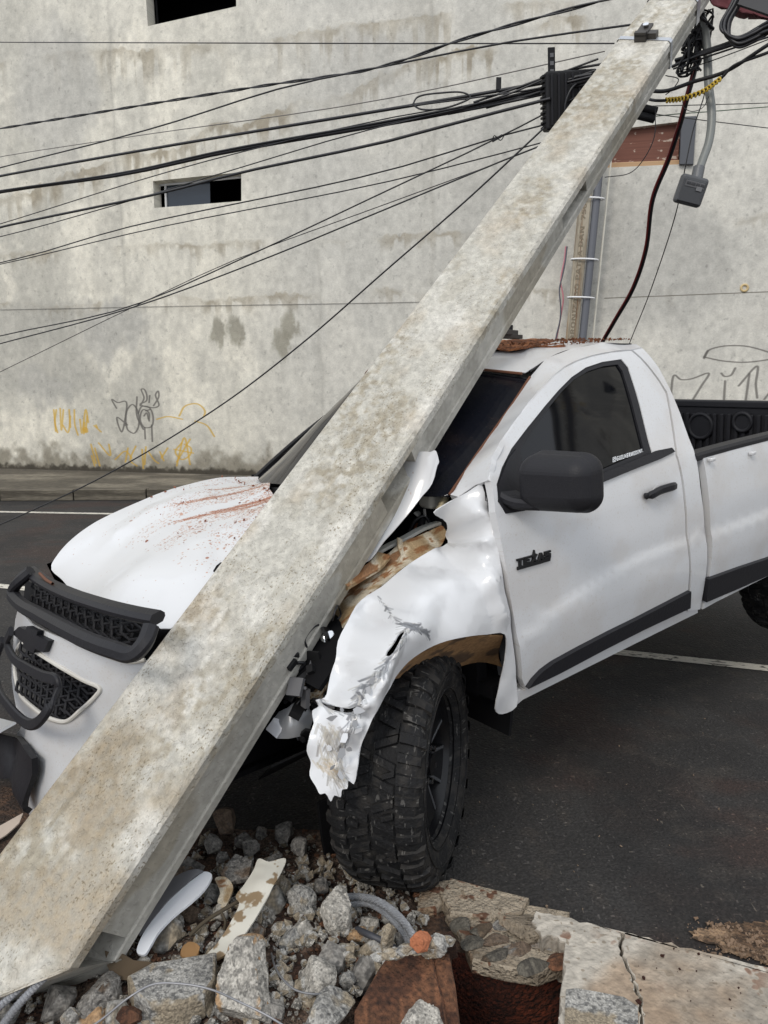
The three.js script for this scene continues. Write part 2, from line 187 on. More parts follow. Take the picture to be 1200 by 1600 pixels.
const poleSideTex = tex(512, 1024, (u, v) => { const x = u * .6, y = v * 2.4; const b = fbmAt(x * 5 + 60, y * 4, 4), f = fbmAt(x * 60, y * 50 + 3, 3); let c = mix3([160, 157, 148], [180, 177, 168], sst(.4, .62, b)); c = mix3(c, [138, 130, 113], sst(.56, .7, fbmAt(x * 7 + 8, y * 3 + 60, 4)) * .6); const k = 1 + (f - .5) * .2; return c.map((q) => q * k); }, { mirror: true });
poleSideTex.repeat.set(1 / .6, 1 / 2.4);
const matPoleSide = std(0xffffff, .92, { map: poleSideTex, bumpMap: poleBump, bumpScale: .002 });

const asphTex = tex(1024, 1024, (u, v) => { const a = fbmAt(u * 6, v * 6, 4), g = vn(u * 420, v * 420), g2 = vn(u * 260 + 9, v * 260), r = sst(.5, .68, fbmAt(u * 5 + 30, v * 5, 4)); let c = mix3([42, 40, 39], [54, 52, 50], a); c = mix3(c, [58, 42, 36], r * .7); c = mix3(c, [30, 28, 27], sst(.52, .7, fbmAt(u * 3 + 70, v * 3 + 2, 4)) * .6); c = mix3(c, [66, 60, 54], sst(.55, .75, fbmAt(u * 22 + 3, v * 22, 4)) * .45); let k = .8 + (g - .5) * .5 + .12; if (g2 > .9) k += .7; c = c.map((q) => q * k); if (vn(u * 180 + 5, v * 180 + 3) > .968) c = mix3(c, [118, 110, 98], .7); return c; }, { mirror: true });
asphTex.repeat.set(1 / 2.4, 1 / 2.4);
const asphBump = tex(512, 512, (u, v) => { const q = 120 + (vn(u * 200, v * 200) - .5) * 150 + (vn(u * 110, v * 110) - .5) * 80; return [q, q, q]; }, { srgb: false, mirror: true, rep: [1 / 1.1, 1 / 1.1] });
const matAsph = std(0xffffff, .88, { map: asphTex, bumpMap: asphBump, bumpScale: .006 });

const slabTex = tex(1024, 1024, (u, v) => { const x = u * 1.6, y = v * 1.6; const a = fbmAt(x * 4, y * 4, 4), f = fbmAt(x * 50, y * 50, 3); let c = mix3([146, 138, 126], [174, 167, 155], sst(.4, .62, a)); c = mix3(c, [141, 116, 92], sst(.55, .7, fbmAt(x * 3 + 8, y * 3, 4)) * .6); const soil = sst(.64, .7, fbmAt(x * 24 + 3, y * 24 + 8, 3)) * sst(.45, .6, fbmAt(x * 4 + 1, y * 4 + 6, 3)); c = mix3(c, [96, 60, 42], soil * .8); if (vn(x * 70, y * 70 + 4) > .86) c = mix3(c, [120, 108, 92], .6); const k = 1 + (f - .5) * .34; return c.map((q) => q * k); }, { mirror: true, rep: [1 / 1.6, 1 / 1.6] });
const slabBump = tex(512, 512, (u, v) => { const q = 128 + (fbmAt(u * 40, v * 40, 3) - .5) * 190; return [q, q, q]; }, { srgb: false, mirror: true, rep: [2, 2] });
const matSlab = std(0xffffff, .95, { map: slabTex, bumpMap: slabBump, bumpScale: .007 });
const aggTex = (base, dark, tint, seed) => tex(512, 512, (u, v) => { const x = u * 9 + seed, y = v * 9; const a = fbmAt(x * .8, y * .8, 4), f = fbmAt(x * 9, y * 9, 2); let c = mix3(base, base.map((q) => q * 1.18), sst(.4, .62, a)); const s1 = fbmAt(x * 3.4 + 5, y * 3.4, 2); c = mix3(c, dark, sst(.56, .68, s1) * .5); c = mix3(c, base.map((q) => Math.min(235, q * 1.3)), sst(.60, .68, fbmAt(x * 3 + 55, y * 3, 2)) * .5); c = mix3(c, tint, sst(.52, .64, fbmAt(x * .55 + 33, y * .55, 3)) * .75); const k = 1 + (f - .5) * .5; return c.map((q) => q * k); }, { mirror: true, rep: [3.4, 3.4] });
const chunkBump = tex(256, 256, (u, v) => { const q = 128 + (fbmAt(u * 22, v * 22, 3) - .5) * 220; return [q, q, q]; }, { srgb: false, mirror: true, rep: [6, 6] });
const chunkMats = [aggTex([132, 130, 125], [70, 70, 70], [134, 120, 98], 0), aggTex([146, 142, 134], [84, 82, 78], [150, 114, 76], 40), aggTex([112, 109, 104], [58, 57, 56], [88, 70, 54], 90)].map((m) => std(0xffffff, .95, { map: m, bumpMap: chunkBump, bumpScale: .006 }));
const soilTex = (a, b) => tex(512, 512, (u, v) => { const f = fbmAt(u * 10, v * 10, 4), g = fbmAt(u * 60, v * 60, 3); const k = .8 + (g - .5) * .9; return mix3(a, b, sst(.35, .65, f)).map((q) => q * (k + .2)); }, { mirror: true, rep: [1.5, 1.5] });
const matSoil = std(0xffffff, 1, { map: soilTex([50, 38, 30], [78, 58, 44]), bumpMap: chunkBump, bumpScale: .012 });
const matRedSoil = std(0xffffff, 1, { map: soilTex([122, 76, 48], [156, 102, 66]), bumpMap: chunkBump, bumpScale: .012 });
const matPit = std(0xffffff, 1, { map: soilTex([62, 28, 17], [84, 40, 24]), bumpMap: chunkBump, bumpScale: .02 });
const matClay = std(0xffffff, .95, { map: soilTex([72, 46, 32], [98, 66, 46]), bumpMap: chunkBump, bumpScale: .01 });
const matKerb = std(0xffffff, .95, { map: slabTex, color: new THREE.Color().setRGB(.74, .68, .6), bumpMap: chunkBump, bumpScale: .014 });
const matBrick = std([.42, .15, .07], .9, { bumpMap: chunkBump, bumpScale: .006 });

const dustTex = tex(512, 512, (u, v) => { const a = fbmAt(u * 5, v * 5, 4), f = fbmAt(u * 210, v * 210, 2); const k = sst(.5, .74, a) * .12 + sst(.72, .82, f) * .2; return mix3([209, 210, 211], [166, 150, 132], k); }, { mirror: true, rep: [1.1, 1.1] });
const paintO = { map: dustTex, clearcoat: .6, clearcoatRoughness: .08 };
const matPaint = phys(0xffffff, .42, paintO);
const matBlack = phys([.013, .013, .014], .55, { specularIntensity: .5 }), matRubber = phys(0xffffff, .7, { map: tex(512, 512, (u, v) => { const d = sst(.5, .72, fbmAt(u * 6, v * 6, 4)), sc = sst(.74, .8, fbmAt(u * 30 + 3, v * 8, 3)) + sst(.76, .82, fbmAt(u * 7 + 40, v * 34, 3)); return mix3(mix3([26, 26, 27], [44, 42, 40], d), [120, 117, 112], Math.min(1, sc) * .55); }, { mirror: true, rep: [4, 4] }), specularIntensity: .5, bumpMap: chunkBump, bumpScale: .003 }), matTrim = phys([.017, .017, .02], .5, { specularIntensity: .5, bumpMap: poleBump, bumpScale: .0006 });
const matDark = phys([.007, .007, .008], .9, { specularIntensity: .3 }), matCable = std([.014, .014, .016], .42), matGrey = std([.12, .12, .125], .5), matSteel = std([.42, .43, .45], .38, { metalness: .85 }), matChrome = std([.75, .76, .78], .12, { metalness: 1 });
const matGalv = std([.45, .46, .48], .45, { metalness: .6, bumpMap: chunkBump, bumpScale: .002 });
const matGlass = phys([.004, .0045, .006], .03, { specularIntensity: .55 });
const matTan = std(0xffffff, .85, { map: tex(256, 256, (u, v) => mix3(mix3([150, 128, 96], [188, 178, 158], sst(.35, .6, fbmAt(u * 5, v * 5, 4))), [118, 74, 40], sst(.55, .66, fbmAt(u * 4 + 9, v * 8, 4)) * .75).map((q) => q * (.92 + .2 * vn(u * 90, v * 90))), { mirror: true, rep: [4, 4] }) });
const matMud = std(0xffffff, .95, { map: tex(256, 256, (u, v) => mix3([150, 116, 78], [70, 56, 44], sst(.52, .72, fbmAt(u * 5 + 4, v * 5, 4)) * .7).map((q) => q * (.85 + .3 * fbmAt(u * 40, v * 40, 2))), { mirror: true, rep: [3, 3] }) });
const matRust = std([.13, .055, .03], .95);

// ------------------------------------------------------------------ ground: road, lines, far pavement, near pavement
const flat = (name, pts, y, mat, holes = []) => { // horizontal sheet with uv in metres
  const s = new THREE.Shape(pts.map((p) => new THREE.Vector2(p[0], -p[2]))); for (const q of holes) s.holes.push(new THREE.Path(q.map((p) => new THREE.Vector2(p[0], -p[2]))));
  const g = new THREE.ShapeGeometry(s); g.rotateX(-Math.PI / 2); g.translate(0, y, 0); return struct(mesh(name, g, mat));
};
const K0 = [.194, 0, -2.084], KD = [.925, 0, .38]; // near kerb edge: a point and the direction along the street
const kerbAt = (t, off = 0) => [K0[0] + KD[0] * t - KD[2] * off, 0, K0[2] + KD[2] * t + KD[0] * off];  // off > 0 lies on the pavement side
flat('road', [kerbAt(-200, 0), kerbAt(200, 0), [200, 0, -140], [-240, 0, -140]], 0, matAsph);
const matLine = std(0xffffff, .85, { map: tex(512, 64, (u, v) => { const w = fbmAt(u * 60, v * 8, 4), k = sst(.62, .72, w); return mix3([205, 200, 188], [70, 66, 62], k * .8).map((q) => q * (.9 + .2 * vn(u * 300, v * 40))); }, { mirror: true, rep: [.5, 1] }) });
{ // road markings: the middle line and the far edge line
  const line = (a, b, w) => { const dx = b[0] - a[0], dz = b[2] - a[2], L = Math.hypot(dx, dz), g = new THREE.PlaneGeometry(L, w); g.rotateX(-Math.PI / 2); g.rotateY(-Math.atan2(dz, dx)); g.translate((a[0] + b[0]) / 2, .004, (a[2] + b[2]) / 2); const u = g.attributes.uv; for (let i = 0; i < u.count; i++) u.setXY(i, u.getX(i) * L, u.getY(i)); return g; };
  const far = (a, b, k0, k1) => [[a[0] + (b[0] - a[0]) * k0, 0, a[2] + (b[2] - a[2]) * k0], [a[0] + (b[0] - a[0]) * k1, 0, a[2] + (b[2] - a[2]) * k1]];
  const m1 = far([-3.081,0,-5.906], [2.188,0,-4.116], -3, 4), m2 = far([-4.868,0,-9.488], [-3.477,0,-9.344], -8, 9);
  struct(mesh('road_marking', line(...m1, .1), matLine), 'worn white line along the middle of the road'); struct(mesh('road_marking', line(...m2, .1), matLine), 'thin white line along the far side of the road');
}
const matWalk = std(0xffffff, .95, { map: tex(1024, 512, (u, v) => { const x = u * 8, y = v * 4; const a = fbmAt(x * 1.2, y * 2, 4), f = fbmAt(x * 16, y * 24, 3); return mix3([122, 115, 101], [88, 82, 71], sst(.38, .6, a)).map((q) => q * (.8 + .4 * f)); }, { mirror: true, rep: [1 / 8, 1 / 4] }), bumpMap: slabBump, bumpScale: .01 });
{ // far pavement and its kerb
  const a = [-5.32,0,-10.394], b = [-3.576,0,-10.483], dx = b[0] - a[0], dz = b[2] - a[2], L = Math.hypot(dx, dz), P = (t, off) => [a[0] + dx / L * t + dz / L * off, 0, a[2] + dz / L * t - dx / L * off];
  const sh = new THREE.Shape([P(-40, .18), P(40, .18), P(40, 12), P(-40, 12)].map((p) => new THREE.Vector2(p[0], -p[2]))), g = new THREE.ExtrudeGeometry(sh, { depth: .145, bevelEnabled: false }); g.rotateX(-Math.PI / 2);
  struct(mesh('far_pavement', g, matWalk), 'dirty grey pavement at the foot of the plastered wall');
  const k = new THREE.Group(); k.name = nm('far_kerb'); scene.add(k); struct(k, 'dark weathered kerb across the road');
  for (let i = -8; i < 10; i++) { const p = P(i * 1.0 + .5, .09), st = box(.985, .15, .18, 0, .075, 0, .012); st.rotateY(-Math.atan2(dz, dx)); st.translate(p[0], 0, p[2]); mesh('kerb_stone', st, matWalk, k); }
}
// near pavement: bare soil bed with the pit the post was torn from, and the concrete slab beside it
const pit = [[.187,.03,-1.897],[.259,.03,-1.88],[.354,.03,-1.863],[.445,.03,-1.877],[.501,.03,-1.897],[.483,.03,-1.794],[.446,.03,-1.65],[.379,.03,-1.331],[.162,.03,-1.331],[.185,.03,-1.65],[.185,.03,-1.794]];
const slabO = [[.495,.1,-1.845],[.468,.1,-1.865],[.434,.1,-1.87],[.422,.1,-1.915],[.439,.1,-1.967],[.518,.1,-1.941],[.61,.1,-1.905],[.704,.1,-1.865],[.828,.1,-1.821],[1.001,.1,-1.753],[1.162,.1,-1.661],[1.383,.1,-1.595]], slabI = [[.355,.1,-1.272],[.424,.1,-1.577],[.449,.1,-1.689],[.474,.1,-1.775]];
const crack = [[.661,.1,-1.884],[.631,.1,-1.798],[.636,.1,-1.74],[.634,.1,-1.683],[.633,.1,-1.649],[.619,.1,-1.599],[.585,.1,-1.506],[.512,.1,-1.272]];
{
  const A = kerbAt(-40), B = kerbAt(60), s = new THREE.Shape([A, kerbAt(-40, 14), kerbAt(60, 14), B].map((p) => new THREE.Vector2(p[0], -p[2]))); s.holes.push(new THREE.Path(pit.map((p) => new THREE.Vector2(p[0], -p[2]))));
  const g = new THREE.ShapeGeometry(s); g.rotateX(-Math.PI / 2); g.translate(0, .03, 0); struct(mesh('soil_bed', g, matSoil), 'brown soil bed under the broken pavement');
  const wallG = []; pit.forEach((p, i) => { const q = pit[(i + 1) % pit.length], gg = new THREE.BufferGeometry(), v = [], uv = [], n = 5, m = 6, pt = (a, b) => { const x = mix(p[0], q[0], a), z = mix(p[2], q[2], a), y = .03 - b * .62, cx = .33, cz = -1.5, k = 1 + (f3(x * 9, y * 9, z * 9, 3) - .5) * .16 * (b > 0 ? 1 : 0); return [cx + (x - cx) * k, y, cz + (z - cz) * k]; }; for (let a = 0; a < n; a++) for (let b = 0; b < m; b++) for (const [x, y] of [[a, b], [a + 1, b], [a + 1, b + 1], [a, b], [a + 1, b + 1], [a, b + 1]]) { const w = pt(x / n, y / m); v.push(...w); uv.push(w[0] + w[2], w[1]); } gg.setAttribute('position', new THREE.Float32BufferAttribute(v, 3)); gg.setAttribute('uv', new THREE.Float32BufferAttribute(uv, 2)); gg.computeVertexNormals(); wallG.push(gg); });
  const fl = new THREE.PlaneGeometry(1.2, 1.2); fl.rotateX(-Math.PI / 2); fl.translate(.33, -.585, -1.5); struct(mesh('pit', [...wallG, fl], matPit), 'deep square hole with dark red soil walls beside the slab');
  const sl = new THREE.Group(); sl.name = nm('pavement_slab'); scene.add(sl); struct(sl, 'pale cracked concrete slab at the road edge right of the hole');
  const ext = (pts) => { const sh = new THREE.Shape(pts.map((p) => new THREE.Vector2(p[0], -p[2]))), e = new THREE.ExtrudeGeometry(sh, { depth: .122, bevelEnabled: true, bevelSize: .0022, bevelThickness: .003, bevelSegments: 1 }); e.rotateX(-Math.PI / 2); e.translate(0, -.024, 0); return e; };
  const jag = (pts, amp, seed) => { const o = [], r = mulberry(seed); pts.forEach((p, i) => { o.push(p); const q = pts[i + 1]; if (q) for (let k = 1; k < 5; k++) o.push([mix(p[0], q[0], k / 5) + (r() - .5) * amp, 0, mix(p[2], q[2], k / 5) + (r() - .5) * amp]); }); return o; };
  const cj = jag(crack, .011, 5), top = jag(slabO, .014, 8), side = jag(slabI, .02, 9); const ci = 7 * 5 - 6;
  mesh('slab_piece', ext([...side, ...top.slice(0, ci), ...cj.map((p) => [p[0] - .006, 0, p[2]])]), matSlab, sl);
  mesh('slab_piece', ext([...cj.map((p) => [p[0] + .006, 0, p[2] + .002]).reverse(), ...top.slice(ci), [3.6, 0, -.9], [3, 0, -.2]]), matSlab, sl);
  const sc = flat('mortar_patch', [[.456,.1,-1.677],[.482,.1,-1.681],[.535,.1,-1.669],[.594,.1,-1.653],[.618,.1,-1.625],[.594,.1,-1.541],[.41,.1,-1.506]], .104, chunkMats[0]); sc.userData.label = 'smooth grey mortar patch on the corner of the slab';
}
{ // broken kerb edge: mortar bed with embedded stones and rough pale lumps
  const g = thing('cobble_edging', 'row of dark stones set in grey mortar behind the hole', 'edging');
  const bed = new THREE.ExtrudeGeometry(new THREE.Shape([[.189,.05,-2.011],[.305,.05,-2.033],[.442,.05,-2.05],[.545,.05,-2.022],[.517,.05,-1.912],[.487,.05,-1.83],[.41,.05,-1.794],[.327,.05,-1.812],[.245,.05,-1.839],[.228,.05,-1.912]].map((p) => new THREE.Vector2(p[0], -p[2]))), { depth: .03, bevelEnabled: true, bevelSize: .006, bevelThickness: .008, bevelSegments: 2 }); bed.rotateX(-Math.PI / 2); bed.translate(0, .018, 0); mesh('mortar_bed', bed, matKerb, g);
  const st = [[.278,.07,-1.945],[.314,.07,-1.902],[.247,.07,-1.897],[.375,.07,-1.867],[.301,.07,-1.844],[.447,.07,-1.892],[.405,.07,-1.806],[.472,.07,-1.829],[.225,.07,-1.964],[.351,.07,-1.964]];
  const sz = [[.052, .03], [.05, .03], [.04, .028], [.055, .03], [.05, .028], [.045, .03], [.05, .03], [.035, .035], [.035, .03], [.04, .026]];
  const cobM = [std(0xffffff, .95, { map: aggTex([78, 74, 66], [50, 47, 43], [86, 70, 54], 14), bumpMap: chunkBump, bumpScale: .005 }), chunkMats[2]];
  st.forEach((p, i) => { const c = rock(400 + i, sz[i][0], .016, sz[i][1], 7, .1); c.rotateY(.35); c.translate(p[0], .054, p[2]); mesh('stone', c, i === 7 ? matClay : cobM[i % 2], g); });
  const k2 = thing('kerb_fragment', 'crumbling yellowish kerb stub right behind the big tyre', 'kerb');
  const kf = new THREE.ExtrudeGeometry(new THREE.Shape([[.213,.05,-2.156],[.316,.05,-2.111],[.43,.05,-2.067],[.4,.05,-2.005],[.299,.05,-1.989],[.2,.05,-2.011],[.179,.05,-2.078]].map((p) => new THREE.Vector2(p[0], -p[2]))), { depth: .07, bevelEnabled: true, bevelSize: .008, bevelThickness: .01, bevelSegments: 2 }); kf.rotateX(-Math.PI / 2); kf.translate(0, -.01, 0); mesh('kerb_block', kf, matKerb, k2);
  const k3 = thing('kerb_fragment', 'small pale kerb wedge touching the bottom of the tyre', 'kerb');
  const kg = new THREE.ExtrudeGeometry(new THREE.Shape([[.12,.05,-2.15],[.202,.05,-2.162],[.19,.05,-2.09],[.153,.05,-2.044],[.105,.05,-2.033]].map((p) => new THREE.Vector2(p[0], -p[2]))), { depth: .06, bevelEnabled: true, bevelSize: .008, bevelThickness: .01, bevelSegments: 2 }); kg.rotateX(-Math.PI / 2); kg.translate(0, -.01, 0); mesh('kerb_block', kg, matKerb, k3);
  const lump = rock(77, .085, .035, .05, 8, .25), lp = [.412,.09,-1.938]; lump.rotateY(-.3); lump.translate(lp[0], .07, lp[2]); tag(mesh('concrete_lump', lump, matKerb), 'rough pale concrete lump lying on the slab corner', 'rubble');
}

// ------------------------------------------------------------------ the plastered building across the road
const building = thing('building', 'tall stained grey plastered building wall with graffiti across the road', 'building', [-4.293,0,-12.665]);
building.rotation.y = -13 * Math.PI / 180;
const wallPt = (s, h, o = 0) => new THREE.Vector3(s, h, o).applyEuler(building.rotation).add(building.position);
{
  const win1 = [[.737,7.539,0],[.754,6.916,0],[2.188,7.044,0],[2.208,7.634,0]], win2 = [[.716,4.713,0],[.716,4.316,0],[2.178,4.346,0],[2.191,4.759,0]], win3 = [[6.754,4.94,0],[6.787,4.515,0],[8.569,4.491,0],[8.551,5.033,0]], hole = [9.375,2.872,0];
  const sh = new THREE.Shape([[-26, 0], [80, 0], [80, 17], [-26, 17]].map((p) => new THREE.Vector2(...p)));
  for (const w of [win1, win2, win3]) sh.holes.push(new THREE.Path(w.map((p) => new THREE.Vector2(p[0], p[1]))));
  for (const [x, y] of [[12.2, 7.6], [13.2, 4.6], [14.6, 8.2], [16.4, 6.2], [17.6, 9.2], [19.4, 7.2], [21.5, 5.4], [23.5, 8.6], [12.6, 11.4], [14.8, 13.2], [17, 12], [19.2, 14.2], [21, 11], [24, 13], [26, 10.2], [27.4, 6.4], [30, 9], [33, 5], [36, 11], [40, 7], [45, 10], [52, 6]]) sh.holes.push(new THREE.Path([[x, y], [x + .9, y], [x + .9, y + .6], [x, y + .6]].map((q) => new THREE.Vector2(...q))));
  const hp = new THREE.Path(); hp.absarc(hole[0], hole[1], .055, 0, 7); sh.holes.push(hp);
  const g = new THREE.ExtrudeGeometry(sh, { depth: .24, bevelEnabled: false }); g.translate(0, 0, -.24);
  const u = g.attributes.uv, p = g.attributes.position; for (let i = 0; i < u.count; i++) u.setXY(i, (p.getX(i) - WX0) / WW, p.getY(i) / WH);
  mesh('wall', g, matWall, building);
  const shell = []; shell.push(box(106, 17, .2, 27, 8.5, -9), box(.2, 17, 8.6, -25.9, 8.5, -4.6), box(.2, 17, 8.6, 79.9, 8.5, -4.6)); mesh('rear_wall', shell, matWall, building);
  const roofG = box(106.4, .2, 9.4, 27, 17.1, -4.5); mesh('roof', roofG, matWalk, building);
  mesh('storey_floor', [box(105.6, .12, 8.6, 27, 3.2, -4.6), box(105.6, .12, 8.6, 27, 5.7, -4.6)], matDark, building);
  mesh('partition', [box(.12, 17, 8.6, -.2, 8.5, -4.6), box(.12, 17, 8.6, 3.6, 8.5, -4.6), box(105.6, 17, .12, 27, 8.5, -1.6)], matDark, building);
  // middle window: pale frame and one sliding pane
  const [a, b, c, d] = win2, wf = mesh('window', [bar([[a[0] + .1, a[1] - .02, -.2], [b[0] + .1, b[1] + .01, -.2]], .03, .04, [0, 0, 1]), bar([[b[0], b[1] + .015, -.2], [c[0], c[1] + .015, -.2]], .03, .03), bar([[a[0], a[1] - .015, -.2], [d[0], d[1] - .015, -.2]], .03, .03)], std([.6, .6, .6], .5), building);
  const pane = new THREE.ShapeGeometry(new THREE.Shape([[a[0] + .1, a[1] - .03], [b[0] + .1, b[1] + .02], [mix(b[0], c[0], .58), mix(b[1], c[1], .58) + .02], [mix(a[0], d[0], .58), mix(a[1], d[1], .58) - .03]].map((q) => new THREE.Vector2(...q)))); pane.translate(0, 0, -.215); mesh('pane', pane, phys([.018, .026, .038], .12), wf);
  const [e, f, , ] = win1; mesh('window', [bar([[f[0], f[1] + .015, -.22], [win1[2][0], win1[2][1] + .015, -.22]], .03, .03), bar([[e[0] + .05, e[1], -.22], [f[0] + .05, f[1], -.22]], .03, .03, [0, 0, 1])], matDark, building);
  // boarded opening: brown boards, timber strips
  const boardM = std(0xffffff, .9, { map: tex(512, 256, (x, y) => { const w = fbmAt(x * 3, y * 30, 4), q = sst(.66, .72, fbmAt(x * 14 + 3, y * 5, 4)); return mix3(mix3([96, 62, 52], [122, 82, 68], w), [190, 180, 165], q * .8); }, { mirror: true }) });
  const bw = mesh('boarded_window', box(.03, .9, .04, [8.522,4.742,0][0] - .02, [8.522,4.742,0][1], -.06), std([.4, .2, .08], .8), building);
  const y0 = [7.618,4.548,0][1], y1 = [7.594,5.037,0][1], x0 = [6.779,4.732,0][0], x1 = [8.444,4.707,0][0];
  for (let i = 0; i < 3; i++) mesh('plank', box(x1 - x0, (y1 - y0) / 3 + .1, .03, (x0 + x1) / 2, y0 + .02 + (i + .5) * ((y1 - y0) / 3 + .06), -.1 - (i % 2) * .006), boardM, bw);
  mesh('timber_sill', bar([[x0, [6.786,4.532,0][1] + .02, -.05], [x1 + .05, [8.489,4.496,0][1] + .02, -.05]], .08, .05, [0, 0, 1]), std([.42, .27, .15], .85), bw);
  mesh('timber_strip', bar([[8.484,5.012,-.02], [8.489,4.533,-.02]], .06, .04, [0, 0, 1]), std([.38, .16, .05], .8), bw);
  const dk = [[8.442,5.063,.03],[8.453,4.482,.03],[8.614,4.472,.03],[8.616,5.058,.03]]; const sp = new THREE.ExtrudeGeometry(new THREE.Shape(dk.map((q) => new THREE.Vector2(q[0], q[1]))), { depth: .05, bevelEnabled: true, bevelSize: .006, bevelThickness: .006, bevelSegments: 1 }); sp.translate(0, 0, .005); mesh('shutter', sp, std([.07, .075, .085], .6), building);
  const dr = new THREE.TorusGeometry(.042, .016, 8, 16); dr.translate(hole[0], hole[1], .004); mesh('drain_pipe', [dr, new THREE.CylinderGeometry(.03, .03, .02, 14).rotateX(Math.PI / 2).translate(hole[0], hole[1], -.05)], std([.55, .42, .22], .8), building);
  mesh('plaster_cable', tube([[-2.22,2.831,.01], [1.297,2.816,.012], [4.409,2.793,.01], [6.293,2.794,.012]], .0035, 40, 5), std([.2, .19, .17], .8), building);
}
{ // service post standing against the wall, with conduit and ties
  const top = [7.222,4.94,.3], bot = [7.024,1.423,.3], T = wallPt(...top), B = wallPt(bot[0], .15, .3), ax = T.clone().sub(B).normalize();
  const g = thing('service_post', 'slim concrete meter post with grey conduit strapped beside it behind the cab', 'post', B.toArray());
  g.quaternion.setFromEuler(building.rotation); const lean = Math.atan2(top[0] - bot[0], top[1] - .15 - (bot[1] - .15)); g.rotateZ(-lean);
  const H = T.distanceTo(B) + .2, post = new RoundedBoxGeometry(.165, H, .14, 2, .012); post.translate(0, H / 2, 0);
  mesh('shaft', post, std(0xffffff, .95, { map: slabTex, color: new THREE.Color().setRGB(.85, .83, .76) }), g);
  const cv = document.createElement('canvas'); cv.width = 1024; cv.height = 64; const c = cv.getContext('2d'); c.clearRect(0, 0, 1024, 64); c.fillStyle = '#7a705f'; c.font = 'bold 50px sans-serif'; c.textBaseline = 'middle'; c.fillText('L. PADRONIZADO PAT. A DAN  750L 750  15A  05  17', 8, 34);
  const tm = std(0xffffff, .95, { map: finish(new THREE.CanvasTexture(cv), true), transparent: true }); const pl = new THREE.PlaneGeometry(2.7, .1); pl.rotateZ(Math.PI / 2); pl.translate(0, 3.05, .0725); mesh('stamped_lettering', pl, tm, g);
  mesh('conduit', new THREE.CylinderGeometry(.052, .052, H - .4, 14).translate(.15, H / 2 - .2, .03), std([.11, .115, .13], .45), g);
  for (const y of [2.62, 3.12, 3.9]) mesh('cable_tie', [new THREE.TorusGeometry(.13, .012, 6, 20).scale(1.35, .75, 1).rotateX(Math.PI / 2).translate(.07, y, .02)], std([.75, .75, .75], .5), g);
  mesh('thin_pipe', new THREE.CylinderGeometry(.012, .012, H - .3, 8).translate(.29, H / 2, -.1), std([.6, .58, .5], .6), g);
  const wp = (pts) => pts.map((p) => wallPt(p[0], p[1], p[2]).toArray());
  tag(mesh('service_wire', tube(wp([[7.016,3.456,.25],[7.005,3.288,.25],[6.965,2.993,.25],[7.008,2.778,.25],[6.983,2.521,.25],[6.935,2.174,.25],[6.93,1.6,.25]]), .011, 40, 6), std([.5, .2, .23], .5)), 'loose pink wire hanging left of the meter post', 'wire');
  tag(mesh('service_wire', tube(wp([[7.033,3.452,.27],[7.015,3.243,.27],[6.988,3.075,.27],[6.952,2.889,.27],[6.978,2.648,.27],[6.976,2.476,.27],[6.925,2.199,.27],[6.93,1.6,.27]]), .01, 40, 6), std([.09, .09, .11], .5)), 'loose dark grey wire hanging left of the meter post', 'wire');
}

